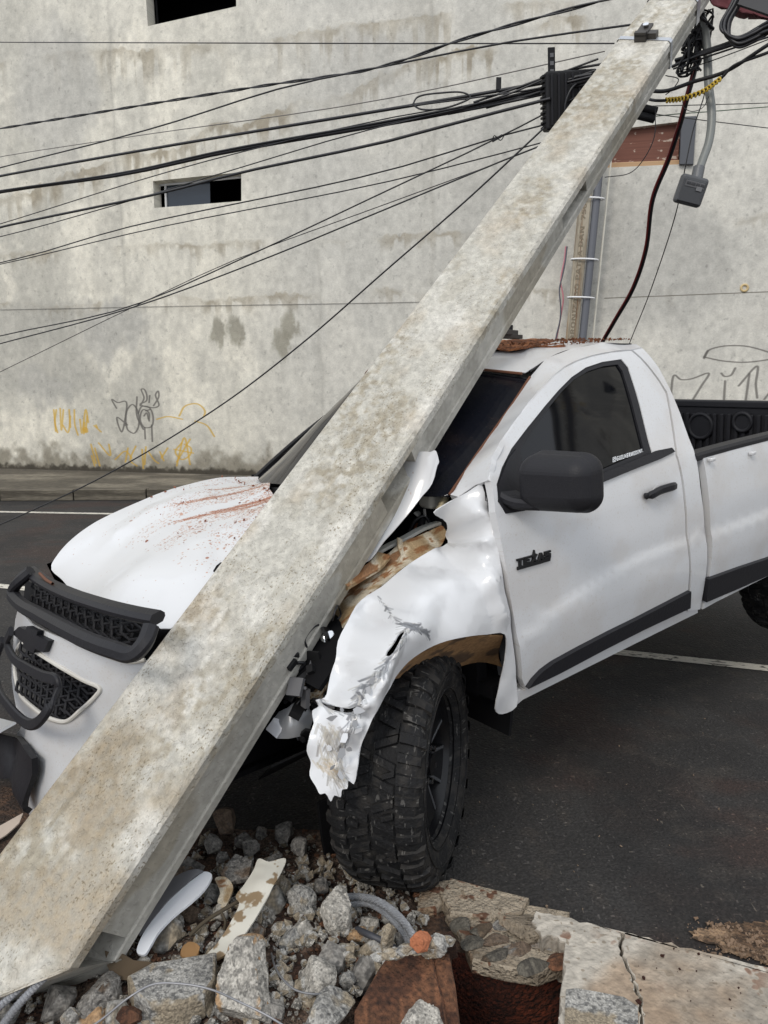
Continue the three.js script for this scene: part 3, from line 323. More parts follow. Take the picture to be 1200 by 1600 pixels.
// ------------------------------------------------------------------ the fallen concrete pole
const PM = [0.82701,-0.19734,0.52642,0.49776,0.69230,-0.52245,-0.26134,0.69410,0.67077], poleO = V([-.809,.303,-1.862]), pw = new THREE.Vector3(PM[0], PM[1], PM[2]), pa = new THREE.Vector3(PM[3], PM[4], PM[5]), pn = new THREE.Vector3(PM[6], PM[7], PM[8]);
const pole = thing('utility_pole', 'broken concrete utility pole leaning across the crashed white pickup', 'utility pole', poleO.toArray());
pole.quaternion.setFromRotationMatrix(new THREE.Matrix4().makeBasis(pw, pa, pn));
const PWid = (s) => .3852 - .0281 * s, PDep = (s) => .2094 - .02 * s;
const polePt = (x, s, z) => poleO.clone().addScaledVector(pw, x).addScaledVector(pa, s).addScaledVector(pn, z);
{
  const S0 = -.8, S1 = 5.6, fl = .042; // flange thickness; the sides are closed webs with open pockets at intervals
  const strip = (s0, s1, prof, n) => { const P = [], U = []; const ring = (s) => prof(s); for (let i = 0; i < n; i++) { const a = mix(s0, s1, i / n), b = mix(s0, s1, (i + 1) / n), A = ring(a), B = ring(b), m = A.length; for (let k = 0; k < m; k++) { const k2 = (k + 1) % m; for (const [q, s] of [[A[k], a], [A[k2], a], [B[k2], b], [A[k], a], [B[k2], b], [B[k], b]]) { P.push(q[0], s, q[1]); U.push(q[0] + .2 + Math.max(0, PDep(s) / 2 - q[1]) * .8, s + .55); } } } for (const [R, s] of [[ring(s0), s0], [ring(s1), s1]]) for (let k = 1; k < R.length - 1; k++) for (const q of [R[0], R[k], R[k + 1]]) { P.push(q[0], s, q[1]); U.push(q[0] + .2, s + .55 + q[1]); } const g = new THREE.BufferGeometry(); g.setAttribute('position', new THREE.Float32BufferAttribute(P, 3)); g.setAttribute('uv', new THREE.Float32BufferAttribute(U, 2)); g.computeVertexNormals(); return g; };
  const jagEnd = (g) => { const p = g.attributes.position; for (let i = 0; i < p.count; i++) { const x = p.getX(i), z = p.getZ(i), e = -.17 + (x - .195) * 1.12 + (f3(x * 26, z * 26, 3, 3) - .5) * .09 + (z < 0 ? .05 : 0) * (.5 - z * 3); p.setY(i, Math.max(p.getY(i), e)); } g.computeVertexNormals(); return g; };
  const flange = (sg) => (s) => { const w = PWid(s) / 2, d = PDep(s) / 2, b = .011; const row = [-.75, -.5, -.25, 0, .25, .5, .75].map((k) => k * (w - b)), a = sg > 0 ? [[-w + b, d], ...row.map((x) => [x, d]), [w - b, d], [w, d - b], [w, d - fl], [w - .004, d - fl - .004], [-w + .004, d - fl - .004], [-w, d - fl], [-w, d - b]] : [[-w + b, -d], ...row.map((x) => [x, -d]), [w - b, -d], [w, -d + b], [w, -d + fl], [w - .004, -d + fl + .004], [-w + .004, -d + fl + .004], [-w, -d + fl], [-w, -d + b]]; return a; };
  const nIn = 60; const sub = (s0, s1, prof, n) => strip(s0, s1, prof, n);
  mesh('front_flange', jagEnd(sub(S0, S1, flange(1), nIn)), matPole, pole);
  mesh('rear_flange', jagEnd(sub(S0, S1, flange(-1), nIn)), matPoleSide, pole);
  const pockets = [[-.32, -.07], [1.35, 1.56], [2.86, 3.12]], web = (s) => { const w = PWid(s) / 2 - .007, d = PDep(s) / 2 - fl - .0005; return [[-w, -d], [w, -d], [w, d], [-w, d]]; };
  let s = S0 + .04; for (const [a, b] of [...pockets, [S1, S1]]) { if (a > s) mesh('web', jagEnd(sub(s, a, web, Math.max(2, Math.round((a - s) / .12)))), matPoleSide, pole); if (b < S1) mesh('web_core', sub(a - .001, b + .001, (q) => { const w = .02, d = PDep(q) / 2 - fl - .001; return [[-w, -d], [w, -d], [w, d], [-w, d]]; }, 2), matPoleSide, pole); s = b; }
  // exposed reinforcing bars at the broken foot
  const rb = (pts) => { const gs = [tube(pts, .0085, 26, 8)], c = curve(pts); for (let i = 0; i < 34; i++) { const t = i / 34, q = c.getPoint(t), tg = c.getTangent(t), r = new THREE.TorusGeometry(.0085, .0018, 5, 10); r.applyQuaternion(new THREE.Quaternion().setFromUnitVectors(new THREE.Vector3(0, 0, 1), tg)); r.rotateY(0); r.translate(q.x, q.y, q.z); gs.push(r); } return gs; };
  mesh('reinforcing_bar', rb([[.115, -.22, .085], [.1, -.285, .1], [.07, -.35, .09], [.045, -.43, .06], [.03, -.56, .0]]), matGalv, pole);
  mesh('reinforcing_bar', rb([[.15, -.19, .085], [.14, -.25, .1], [.115, -.32, .08], [.095, -.41, .045], [.085, -.55, -.02]]), matGalv, pole);
  // steel strap with clamp near the top, wide perforated band above it
  const band = (s, h, dx) => { const w = PWid(s) / 2 + .003, d = PDep(s) / 2 + .003, g = new THREE.BufferGeometry(); const c = [[-w, -d], [w, -d], [w, d - .01], [w - .01, d], [-w + .01, d], [-w, d - .01]], P = [], U = []; c.forEach((p, k) => { const q = c[(k + 1) % c.length], y = (x) => s + dx * x; for (const [r, e] of [[p, 0], [q, 0], [q, h], [p, 0], [q, h], [p, h]]) { P.push(r[0], y(r[0]) + e, r[1]); U.push(r[0], e); } }); g.setAttribute('position', new THREE.Float32BufferAttribute(P, 3)); g.setAttribute('uv', new THREE.Float32BufferAttribute(U, 2)); g.computeVertexNormals(); return g; };
  const strapM = std([.5, .52, .55], .4, { metalness: .7, side: THREE.DoubleSide });
  const st = mesh('steel_strap', band(4.18, .028, -.1), strapM, pole); mesh('clamp', [box(.055, .11, .012, -.01, 4.215, PDep(4.2) / 2 + .03), box(.055, .02, .05, -.01, 4.17, PDep(4.2) / 2 + .02), new THREE.CylinderGeometry(.012, .012, .02, 10).rotateX(Math.PI / 2).translate(-.005, 4.23, PDep(4.2) / 2 + .036), box(.05, .035, .03, .035, 4.2, PDep(4.2) / 2 + .015)], std([.07, .065, .06], .5, { metalness: .5 }), st); mesh('bolt', new THREE.CylinderGeometry(.014, .014, .03, 10).rotateX(Math.PI / 2).translate(-.008, 4.235, PDep(4.2) / 2 + .034), matChrome, st);
  const wb = mesh('perforated_band', band(4.58, .05, -.1), strapM, pole); for (let i = 0; i < 7; i++) mesh('slot', box(.02, .014, .003, -.1 + i * .034, 4.605 - (-.1 + i * .034) * .1, PDep(4.6) / 2 + .004), matDark, wb);
}
// ------------------------------------------------------------------ the crashed pickup (x rearward, y up, z to its left)
const truck = thing('pickup_truck', 'crashed white single cab pickup crushed under the fallen concrete pole', 'pickup truck', [-.348,.001,-3.011]);
const TM = [0.78576,0.08063,-0.61326,-0.06356,0.99674,0.04961,0.61526,-0.00000,0.78832]; truck.quaternion.setFromRotationMatrix(new THREE.Matrix4().makeBasis(new THREE.Vector3(TM[0], TM[1], TM[2]), new THREE.Vector3(TM[3], TM[4], TM[5]), new THREE.Vector3(TM[6], TM[7], TM[8])));
truck.updateMatrixWorld(true);
const toWorld = (p) => V(p).applyMatrix4(truck.matrixWorld).toArray();
const kn = [[.2, .84], [.35, .87], [.5, .905], [.6, .925], [.75, .94], [.95, .94], [1.1, .925], [1.2, .905], [1.26, .875], [1.45, .785], [1.6, .7], [1.66, .645], [1.75, .56]];
const zRaw = (y) => { let i = 0; while (i < kn.length - 2 && y > kn[i + 1][0]) i++; const t = (y - kn[i][0]) / (kn[i + 1][0] - kn[i][0]); return mix(kn[i][1], kn[i + 1][1], t); };
const zTab = Array.from({ length: 401 }, (_, i) => { let s = 0, n = 0; for (let k = -6; k <= 6; k++) { const w = 1 - Math.abs(k) / 7; s += w * zRaw(.1 + i * .0045 + k * .008); n += w; } return s / n; });
const zSide = (y) => { const f = Math.max(0, Math.min(399.9, (y - .1) / .0045)), i = Math.floor(f); return mix(zTab[i], zTab[i + 1], f - i); };
const crease = (x) => (x < 1.5 ? .86 - .19 * Math.pow(Math.max(0, 1.15 - x), 2.1) * 1.1 : .845);
const side = (x, y) => zSide(y) + .009 * (sst(crease(x) + .03, crease(x) - .03, y) - sst(.75, .55, y));
const SF = [new THREE.Vector3(1, 0, 0), new THREE.Vector3(0, 1, 0), new THREE.Vector3(0, 0, 1), new THREE.Vector3()];
const sk = (pts, { o = 0, holes = [], thick = .012, h = .045, sm = 0, f = side } = {}) => skin({ outline: sm ? smooth2(pts, sm) : pts.map((p) => [p[0], p[1]]), holes: holes.map((q) => (sm ? smooth2(q, sm) : q.map((p) => [p[0], p[1]]))), depth: (x, y) => f(x, y) + o, frame: SF, thick, h });
const mir = (g) => { const c = g.clone(); c.scale(1, 1, -1); const n = c.attributes.normal; if (c.index) c.setIndex(Array.from(c.index.array).reverse()); return c; };
const inset = (pts, k) => { const cx = pts.reduce((a, p) => a + p[0], 0) / pts.length, cy = pts.reduce((a, p) => a + p[1], 0) / pts.length; return pts.map((p) => { const d = Math.hypot(p[0] - cx, p[1] - cy); return [cx + (p[0] - cx) * (1 - k / d), cy + (p[1] - cy) * (1 - k / d)]; }); };

{ // --- left door with window, mirror, handle, badge, mouldings
  const outl = [[.306,1.275,.868],[.319,1.299,.857],[.35,1.334,.84],[.417,1.379,.819],[.511,1.43,.795],[.623,1.486,.764],[.738,1.537,.736],[.812,1.566,.719],[.893,1.592,.705],[.983,1.61,.691],[1.091,1.623,.679],[1.225,1.631,.672],[1.362,1.631,.671],[1.386,1.597,.701],[1.413,1.543,.733],[1.431,1.499,.757],[1.441,1.45,.785],[1.407,1.36,.828],[1.369,1.276,.867],[1.336,1.209,.9],[1.344,1.09,.926],[1.354,.843,.94],[1.413,.549,.915],[1.125,.538,.913],[.833,.528,.911],[.572,.519,.909],[.408,.512,.907],[.379,.562,.917],[.337,.726,.938],[.304,.907,.94],[.287,1.065,.929],[.281,1.174,.91]];
  const fr = [[.324,1.254,.878],[.375,1.301,.855],[.449,1.352,.832],[.562,1.409,.805],[.685,1.467,.775],[.798,1.516,.748],[.905,1.557,.724],[1.015,1.586,.708],[1.132,1.6,.7],[1.262,1.603,.698],[1.276,1.568,.718],[1.239,1.423,.798],[1.202,1.282,.865],[1.194,1.241,.885],[1.017,1.224,.893],[.831,1.204,.903],[.619,1.175,.91],[.401,1.156,.914],[.325,1.16,.913],[.304,1.203,.904]];
  const gl = [[.498,1.348,.834],[.599,1.405,.807],[.708,1.46,.779],[.814,1.508,.752],[.917,1.547,.73],[1.02,1.571,.717],[1.127,1.583,.71],[1.224,1.584,.709],[1.231,1.555,.725],[1.195,1.422,.798],[1.162,1.287,.862],[1.154,1.251,.88],[1.01,1.237,.887],[.834,1.22,.895],[.626,1.2,.905],[.424,1.182,.909],[.418,1.225,.893],[.458,1.289,.861]];
  const door = mesh('door', sk(outl, { holes: [fr], thick: .03, h: .03 }), matPaint, truck);
  mesh('window_frame', sk(fr, { holes: [gl], o: -.004, thick: .02, h: .05 }), matTrim, door);
  mesh('window_glass', sk(gl.map((p) => p), { o: -.012, thick: .004, h: .08 }), matGlass, door);
  mesh('mirror_sail', sk([[.41,1.321,.846],[.471,1.351,.832],[.481,1.324,.845],[.42,1.222,.894],[.499,1.165,.912],[.41,1.155,.914],[.329,1.161,.913],[.303,1.205,.903],[.33,1.253,.879]], { o: .004, thick: .012 }), matTrim, door);
  const bm = [[.82,1.211,.9],[1.022,1.23,.89],[1.203,1.247,.882],[1.317,1.245,.883],[1.328,1.228,.891],[1.223,1.215,.898],[1.02,1.2,.905],[.823,1.183,.908]]; mesh('belt_moulding', sk(bm, { o: .012, thick: .012 }), matTrim, door);
  const rm = [[.399,.523,.91],[.424,.548,.915],[.464,.57,.919],[.523,.584,.922],[.663,.595,.924],[.853,.605,.925],[1.017,.61,.926],[1.237,.621,.927],[1.393,.629,.928],[1.42,.544,.914],[1.079,.544,.914],[.831,.537,.912],[.571,.525,.91]]; mesh('lower_moulding', sk(rm, { o: .018, thick: .022, h: .035 }), matTrim, door);
  // pull handle: shallow recess plate and black grip
  mesh('handle_recess', sk(smooth2([[1.133,1.091,.926],[1.16,1.114,.922],[1.214,1.116,.922],[1.235,1.092,.926],[1.221,1.059,.929],[1.168,1.058,.929]]), { o: .0015, thick: .004, h: .03 }), matPaint, door);
  const hp = [[1.081,1.09,.946],[1.084,1.096,.96],[1.147,1.104,.964],[1.224,1.105,.96],[1.28,1.097,.945]], hz = hp.map((p) => [p[0], p[1], side(p[0], p[1]) + .028]); hz[0][2] -= .022; hz[4][2] -= .022;
  mesh('door_handle', bar(hz, .032, .022, [0, 0, 1], 20, .35), matTrim, door);
  // window sticker: small camera icon and account name
  const cv = document.createElement('canvas'); cv.width = 1024; cv.height = 128; const c = cv.getContext('2d'); c.clearRect(0, 0, 1024, 128); c.strokeStyle = c.fillStyle = '#e9ebec';
  c.lineWidth = 12; c.strokeRect(24, 20, 84, 88); c.beginPath(); c.arc(66, 64, 22, 0, 7); c.stroke(); c.beginPath(); c.arc(90, 36, 6, 0, 7); c.fill();
  c.font = 'bold 112px sans-serif'; c.textBaseline = 'middle'; const t = 'GUILHERMEDINIZZ'; c.save(); c.translate(124, 66); c.scale(884 / c.measureText(t).width, 1.1); c.fillText(t, 0, 0); c.restore();
  const stm = new THREE.MeshStandardMaterial({ map: finish(new THREE.CanvasTexture(cv), true), transparent: true, roughness: .6, side: THREE.DoubleSide });
  const q = [[.944,1.234,.888],[1.17,1.244,.883],[1.185,1.264,.873],[.959,1.255,.877]], pos = [], uvs = []; for (const i of [0, 1, 2, 0, 2, 3]) { pos.push(q[i][0], q[i][1], side(q[i][0], q[i][1]) - .0105); uvs.push(...[[0, 0], [1, 0], [1, 1], [0, 1]][i]); }
  const sg = new THREE.BufferGeometry(); sg.setAttribute('position', new THREE.Float32BufferAttribute(pos, 3)); sg.setAttribute('uv', new THREE.Float32BufferAttribute(uvs, 2)); sg.computeVertexNormals(); mesh('sticker', sg, stm, door);
  // raised door badge: five letters with a star over the third
  const P = [[.34,.972,.938],[.506,.967,.938],[.512,1.008,.934],[.345,1.006,.934]], bx = V([...P[0].slice(0, 2), 0]), ux = V([P[1][0] - P[0][0], P[1][1] - P[0][1], 0]), uy = V([P[3][0] - P[0][0], P[3][1] - P[0][1], 0]);
  const L = { T: [[0, .8, 1, .8, 1, 1, 0, 1], [.36, 0, .64, 0, .64, .8, .36, .8]], E: [[0, 0, .3, 0, .3, 1, 0, 1], [.3, 0, 1, 0, 1, .2, .3, .2], [.3, .42, .85, .42, .85, .6, .3, .6], [.3, .8, 1, .8, 1, 1, .3, 1]], X: [[0, 0, .32, 0, 1, 1, .68, 1], [.68, 0, 1, 0, .32, 1, 0, 1]], A: [[0, 0, .28, 0, .64, 1, .36, 1], [.72, 0, 1, 0, .64, 1, .36, 1], [.25, .24, .75, .24, .7, .42, .3, .42]], S: [[0, 0, 1, 0, 1, .2, 0, .2], [.7, .2, 1, .2, 1, .58, .7, .58], [0, .4, 1, .4, 1, .6, 0, .6], [0, .6, .3, .6, .3, .82, 0, .82], [0, .8, 1, .8, 1, 1, 0, 1]] };
  const gs = []; const poly = (a, ox, w, oy, hh) => { const s2 = new THREE.Shape(); for (let i = 0; i < a.length; i += 2) { const v = bx.clone().addScaledVector(ux, ox + a[i] * w).addScaledVector(uy, oy + a[i + 1] * hh); i ? s2.lineTo(v.x, v.y) : s2.moveTo(v.x, v.y); } const e = new THREE.ExtrudeGeometry(s2, { depth: .006, bevelEnabled: true, bevelSize: .001, bevelThickness: .0015, bevelSegments: 1 }); const p = e.attributes.position; for (let i = 0; i < p.count; i++) p.setZ(i, p.getZ(i) + side(p.getX(i), p.getY(i)) + .0015); gs.push(e); };
  'TEXAS'.split('').forEach((ch, i) => L[ch].forEach((a) => poly(a, i * .205, .175, .3, .7)));
  poly([.4, .9, .47, 1.02, .5, 1.45, .53, 1.02, .6, .9, .5, .96], 0, 1, 0, 1); poly([.02, 0, .98, 0, .98, .24, .02, .24], 0, 1, 0, 1);
  mesh('badge', gs, matBlack, door);
  // mirror: tapered rounded shell on a stubby arm
  const mg = new RoundedBoxGeometry(.145, .188, .25, 6, .058), mp = mg.attributes.position; for (let i = 0; i < mp.count; i++) { const x = mp.getX(i), y = mp.getY(i), z = mp.getZ(i), k = (z + .125) / .25; mp.setXYZ(i, x * (1 - .12 * k) + .03 * k + (x < 0 ? .03 * (1 - Math.abs(y) / .1) * -.5 : 0), y * (1 + .08 * (1 - k)) * (x > 0 ? 1 : .93), z); } mg.computeVertexNormals();
  mg.rotateX(-.03); mg.translate(.415, 1.262, 1.06);
  const mm = mesh('side_mirror', mg, matTrim, door); mesh('mirror_arm', bar([[.36, 1.215, .88], [.37, 1.195, .93], [.41, 1.19, .99]], .09, .035, [0, 1, 0], 10, .3), matTrim, mm); const mgl = new THREE.PlaneGeometry(.18, .13); mgl.rotateY(Math.PI / 2); mgl.translate(.49, 1.26, 1.06); mesh('mirror_glass', mgl, phys([.3, .31, .33], .03, { metalness: 1 }), mm);
}
{ // --- cab: roof, pillars, rear quarter, rear wall, floor, windscreen
  mesh('cab_corner', sk([[1.378,1.633,.67],[1.452,1.637,.666],[1.462,1.604,.697],[1.479,1.549,.729],[1.484,1.468,.775],[1.484,1.367,.824],[1.474,1.264,.873],[1.475,1.18,.909],[1.476,1.063,.929],[1.544,.499,.905],[1.439,.52,.909],[1.369,.84,.94],[1.359,1.09,.926],[1.35,1.21,.9],[1.384,1.277,.867],[1.422,1.361,.827],[1.456,1.452,.784],[1.444,1.503,.755],[1.426,1.547,.73],[1.399,1.602,.698]], { thick: .03 }), matPaint, truck);
  mesh('rocker_sill', sk([...[[.361,.517,.908],[.391,.513,.908],[.41,.504,.906],[.574,.51,.907],[.836,.519,.909],[1.128,.529,.911],[1.436,.527,.91],[1.533,.515,.908],[1.548,.479,.9],[1.285,.477,.9],[.931,.473,.899],[.621,.469,.898],[.411,.466,.897],[.374,.454,.894]]], { o: -.008, thick: .05 }), matPaint, truck);
  const ap = [...[[.817,1.567,.6],[.694,1.481,.62],[.572,1.401,.645],[.45,1.33,.675],[.341,1.266,.7],[.277,1.209,.7]], ...[[.281,1.204,.74],[.312,1.244,.79]], ...[[.296,1.272,.869],[.314,1.3,.856],[.345,1.336,.839],[.413,1.383,.817],[.508,1.434,.792],[.62,1.491,.762],[.734,1.542,.733],[.808,1.571,.716],[.889,1.597,.702],[.985,1.615,.686],[1.093,1.628,.674],[1.228,1.636,.667],[1.372,1.636,.667],[1.451,1.64,.663]], [1.5, 1.655, .6], [1.3, 1.672, .575], [1.1, 1.66, .58], [.92, 1.625, .585]];
  mesh('roof_pillar', sheet(ap, [], [-.25, .62, .75], { round: false, thick: .02 }), matPaint, truck);
  const apR = [[.9, 1.5, -.52], [.76, 1.36, -.58], [.56, 1.14, -.66], [.52, 1.04, -.7], [.66, 1.1, -.74], [.84, 1.28, -.72], [1.04, 1.46, -.68], [1.4, 1.58, -.66], [1.5, 1.64, -.6], [1.3, 1.655, -.585], [1.0, 1.625, -.59]];
  mesh('roof_pillar', sheet(apR, [], [-.25, .62, -.75], { round: false, thick: .02 }), matPaint, truck);
  const rf = [[.8, 1.585, .585], [.72, 1.61, .3], [.69, 1.618, 0], [.72, 1.605, -.3], [.85, 1.56, -.5], [1.1, 1.63, -.575], [1.4, 1.655, -.58], [1.56, 1.62, -.56], [1.58, 1.635, 0], [1.56, 1.635, .56], [1.4, 1.666, .575], [1.1, 1.655, .578]];
  const dent = (a, b) => (fbmAt(a * 3 + 4, b * 3, 3) - .5) * .02; mesh('roof', sheet(rf, [[1.1, 1.685, 0], [.85, 1.648, 0], [1.4, 1.69, 0], [1.15, 1.68, .35], [1.15, 1.672, -.35]], [-.05, 1, 0], { round: false, bumps: dent }), matPaint, truck);
  mesh('roof_ditch', tube([[.82, 1.585, .592], [1.0, 1.64, .583], [1.25, 1.664, .579], [1.48, 1.655, .59]], .0045, 24, 6), matBlack, truck);
  // rear wall of the cab with its own window
  const rw = [[1.56, 1.62, -.56], [1.56, 1.62, .56], [1.5, 1.3, .84], [1.48, 1.05, .9], [1.48, .5, .86], [1.48, .5, -.86], [1.48, 1.05, -.9], [1.5, 1.3, -.84]]; mesh('cab_rear_wall', sheet(rw, [], [1, .05, 0], { round: false, thick: .03 }), matPaint, truck);
  mesh('rear_window', sheet([[1.575, 1.56, -.5], [1.575, 1.56, .5], [1.535, 1.3, .62], [1.535, 1.3, -.62]], [], [1, .1, 0], { round: false, thick: .006 }), matGlass, truck);
  // right side of the cab
  const rs = [[.5, 1.06], [.74, 1.3], [1.0, 1.5], [1.38, 1.6], [1.48, 1.4], [1.5, 1.05], [1.5, .47], [.45, .47], [.42, .8]]; mesh('right_door', mir(sk(rs, { holes: [[[.74, 1.22], [.86, 1.36], [1.04, 1.48], [1.26, 1.55], [1.3, 1.22]]], thick: .02 })), matPaint, truck); mesh('right_window', mir(sk([[.72, 1.2], [.84, 1.38], [1.02, 1.5], [1.28, 1.57], [1.32, 1.2]], { o: -.015, thick: .004 })), matGlass, truck);
  // cabin inner darkness: floor, firewall, bench, dash, inner door skin
  mesh('cabin_floor', box(1.2, .05, 1.66, .92, .5, 0), matDark, truck); mesh('firewall', box(.05, .66, 1.56, .34, .8, -.02), matDark, truck); mesh('inner_skin', [sk([[.31,1.25,.88],[.464,1.373,.821],[.823,1.561,.722],[1.344,1.621,.68],[1.439,1.448,.786],[1.357,1.212,.899],[1.409,1.074,.928],[1.511,.53,.911],[.405,.526,.91],[.313,.824,.94]], { o: -.05, holes: [inset([[.324,1.254,.878],[.449,1.352,.832],[.685,1.467,.775],[.905,1.557,.724],[1.132,1.6,.7],[1.262,1.603,.698],[1.239,1.423,.798],[1.194,1.241,.885],[.831,1.204,.903],[.401,1.156,.914],[.304,1.203,.904]], -.004)], thick: .004, h: .08 })], matDark, truck);
  mesh('dashboard', box(.34, .2, 1.5, .5, 1.06, 0, .06), matDark, truck);
  for (const z of [-.38, .38]) { const st = mesh('seat', [box(.5, .16, .5, 1.0, .68, z, .05), box(.16, .6, .48, 1.28, .98, z, .06)], matGrey, truck); mesh('headrest', box(.1, .18, .26, 1.33, 1.37, z, .04), matGrey, st); }
  // windscreen: pane, dirt-filled seal and glass stickers
  const ws = [...[[.808,1.558,.598],[.69,1.472,.617],[.565,1.392,.642],[.443,1.321,.672],[.333,1.254,.698],[.28,1.199,.69]], [.16, 1.2, .4], [.1, 1.185, 0], [.16, 1.15, -.4], ...[[.289,1.13,-.69],[.42,1.206,-.69],[.585,1.308,-.675],[.774,1.415,-.65]], [.86, 1.51, -.5], [.72, 1.6, -.3], [.695, 1.612, 0], [.722, 1.605, .3]];
  mesh('windscreen', sheet(ws, [[.42, 1.41, 0], [.44, 1.41, .35], [.43, 1.38, -.35]], [-.6, .8, 0], { round: false, thick: .005, h: .06 }), phys(0xffffff, .06, { specularIntensity: .45, map: tex(512, 512, (u, v) => mix3([18, 20, 27], [92, 66, 50], (sst(.45, .85, fbmAt(u * 9 + 2, v * 4, 4)) * .4 + sst(.74, .84, fbmAt(u * 180, v * 150, 2)) * .15) * sst(.4, .65, fbmAt(u * 3 + 6, v * 2, 3))), { mirror: true, rep: [1, 1] }) }), truck);
  const sealP = [[.809,1.565,.603],[.692,1.479,.622],[.566,1.399,.647],[.444,1.328,.677],[.335,1.26,.702],[.277,1.207,.7]]; mesh('windscreen_seal', bar(sealP, .009, .01, [0, 1, 0], 30), matRust, truck);
  mesh('windscreen_seal', bar([...[[.288,1.125,-.715],[.421,1.211,-.71],[.587,1.313,-.695],[.781,1.42,-.67]], [.84, 1.49, -.55]], .022, .02, [0, 1, 0], 30), matBlack, truck);
  mesh('windscreen_seal', bar([[.79, 1.58, .58], [.715, 1.612, .3], [.685, 1.62, 0], [.715, 1.608, -.3], [.84, 1.53, -.5]], .01, .01, [0, 1, 0], 24), matRust, truck);
  const dec = (name, w, h, draw, p, r) => { const cv = document.createElement('canvas'); cv.width = 256; cv.height = Math.round(256 * h / w); const c = cv.getContext('2d'); c.clearRect(0, 0, cv.width, cv.height); draw(c, cv.width, cv.height); const g = new THREE.PlaneGeometry(w, h), m = new THREE.Mesh(g, new THREE.MeshStandardMaterial({ map: finish(new THREE.CanvasTexture(cv), true), transparent: true, roughness: .6, side: THREE.DoubleSide })); m.name = name; shadows(m); const N = V(r).normalize(), X = new THREE.Vector3(0, 0, -1).addScaledVector(N, N.z).normalize(); X.negate(); const Y = new THREE.Vector3().crossVectors(N, X); m.quaternion.setFromRotationMatrix(new THREE.Matrix4().makeBasis(X, Y, N)); m.position.set(...p).addScaledVector(N, .006); truck.add(m); };
  dec('sticker', .085, .06, (c, w, h) => { c.strokeStyle = '#d8d4d0'; c.lineWidth = 9; c.setLineDash([14, 8]); c.beginPath(); c.ellipse(w / 2, h / 2, w * .42, h * .4, 0, 0, 7); c.stroke(); c.setLineDash([]); c.fillStyle = '#7d3038'; c.fillRect(w * .2, h * .38, w * .6, h * .26); c.strokeStyle = '#d8d4d0'; c.lineWidth = 5; for (const y of [.3, .7]) { c.beginPath(); c.moveTo(w * .26, h * y); c.lineTo(w * .74, h * y); c.stroke(); } }, [.295,1.21,.655], [-.62, .78, .06]);
  dec('sticker', .15, .07, (c, w, h) => { c.fillStyle = '#eceeee'; c.font = 'bold 58px sans-serif'; c.textAlign = 'center'; c.textBaseline = 'middle'; c.fillText('TEXAS', w / 2, h * .62); c.beginPath(); for (let i = 0; i < 10; i++) { const a = i * Math.PI / 5 - Math.PI / 2, r = i % 2 ? 9 : 34; c.lineTo(w * .55 + Math.cos(a) * r * 1.7, h * .36 + Math.sin(a) * r); } c.fill(); }, [.371,1.153,-.61], [-.55, .83, -.02]);
  mesh('windscreen_cowl', sheet([[.25, 1.19, .52], [.17, 1.18, .4], [.1, 1.165, 0], [.15, 1.13, -.4], [.28, 1.09, -.7], [.16, 1.02, -.68], [.06, 1.06, -.2], [.1, 1.04, .3], [.17, 1.04, .48]], [], [-.3, 1, 0], { round: false }), matBlack, truck);
  mesh('wiper', bar([[.18, 1.215, .1], [.26, 1.28, .18], [.33, 1.345, .28]], .018, .012, [0, 1, 0]), matBlack, truck);
}
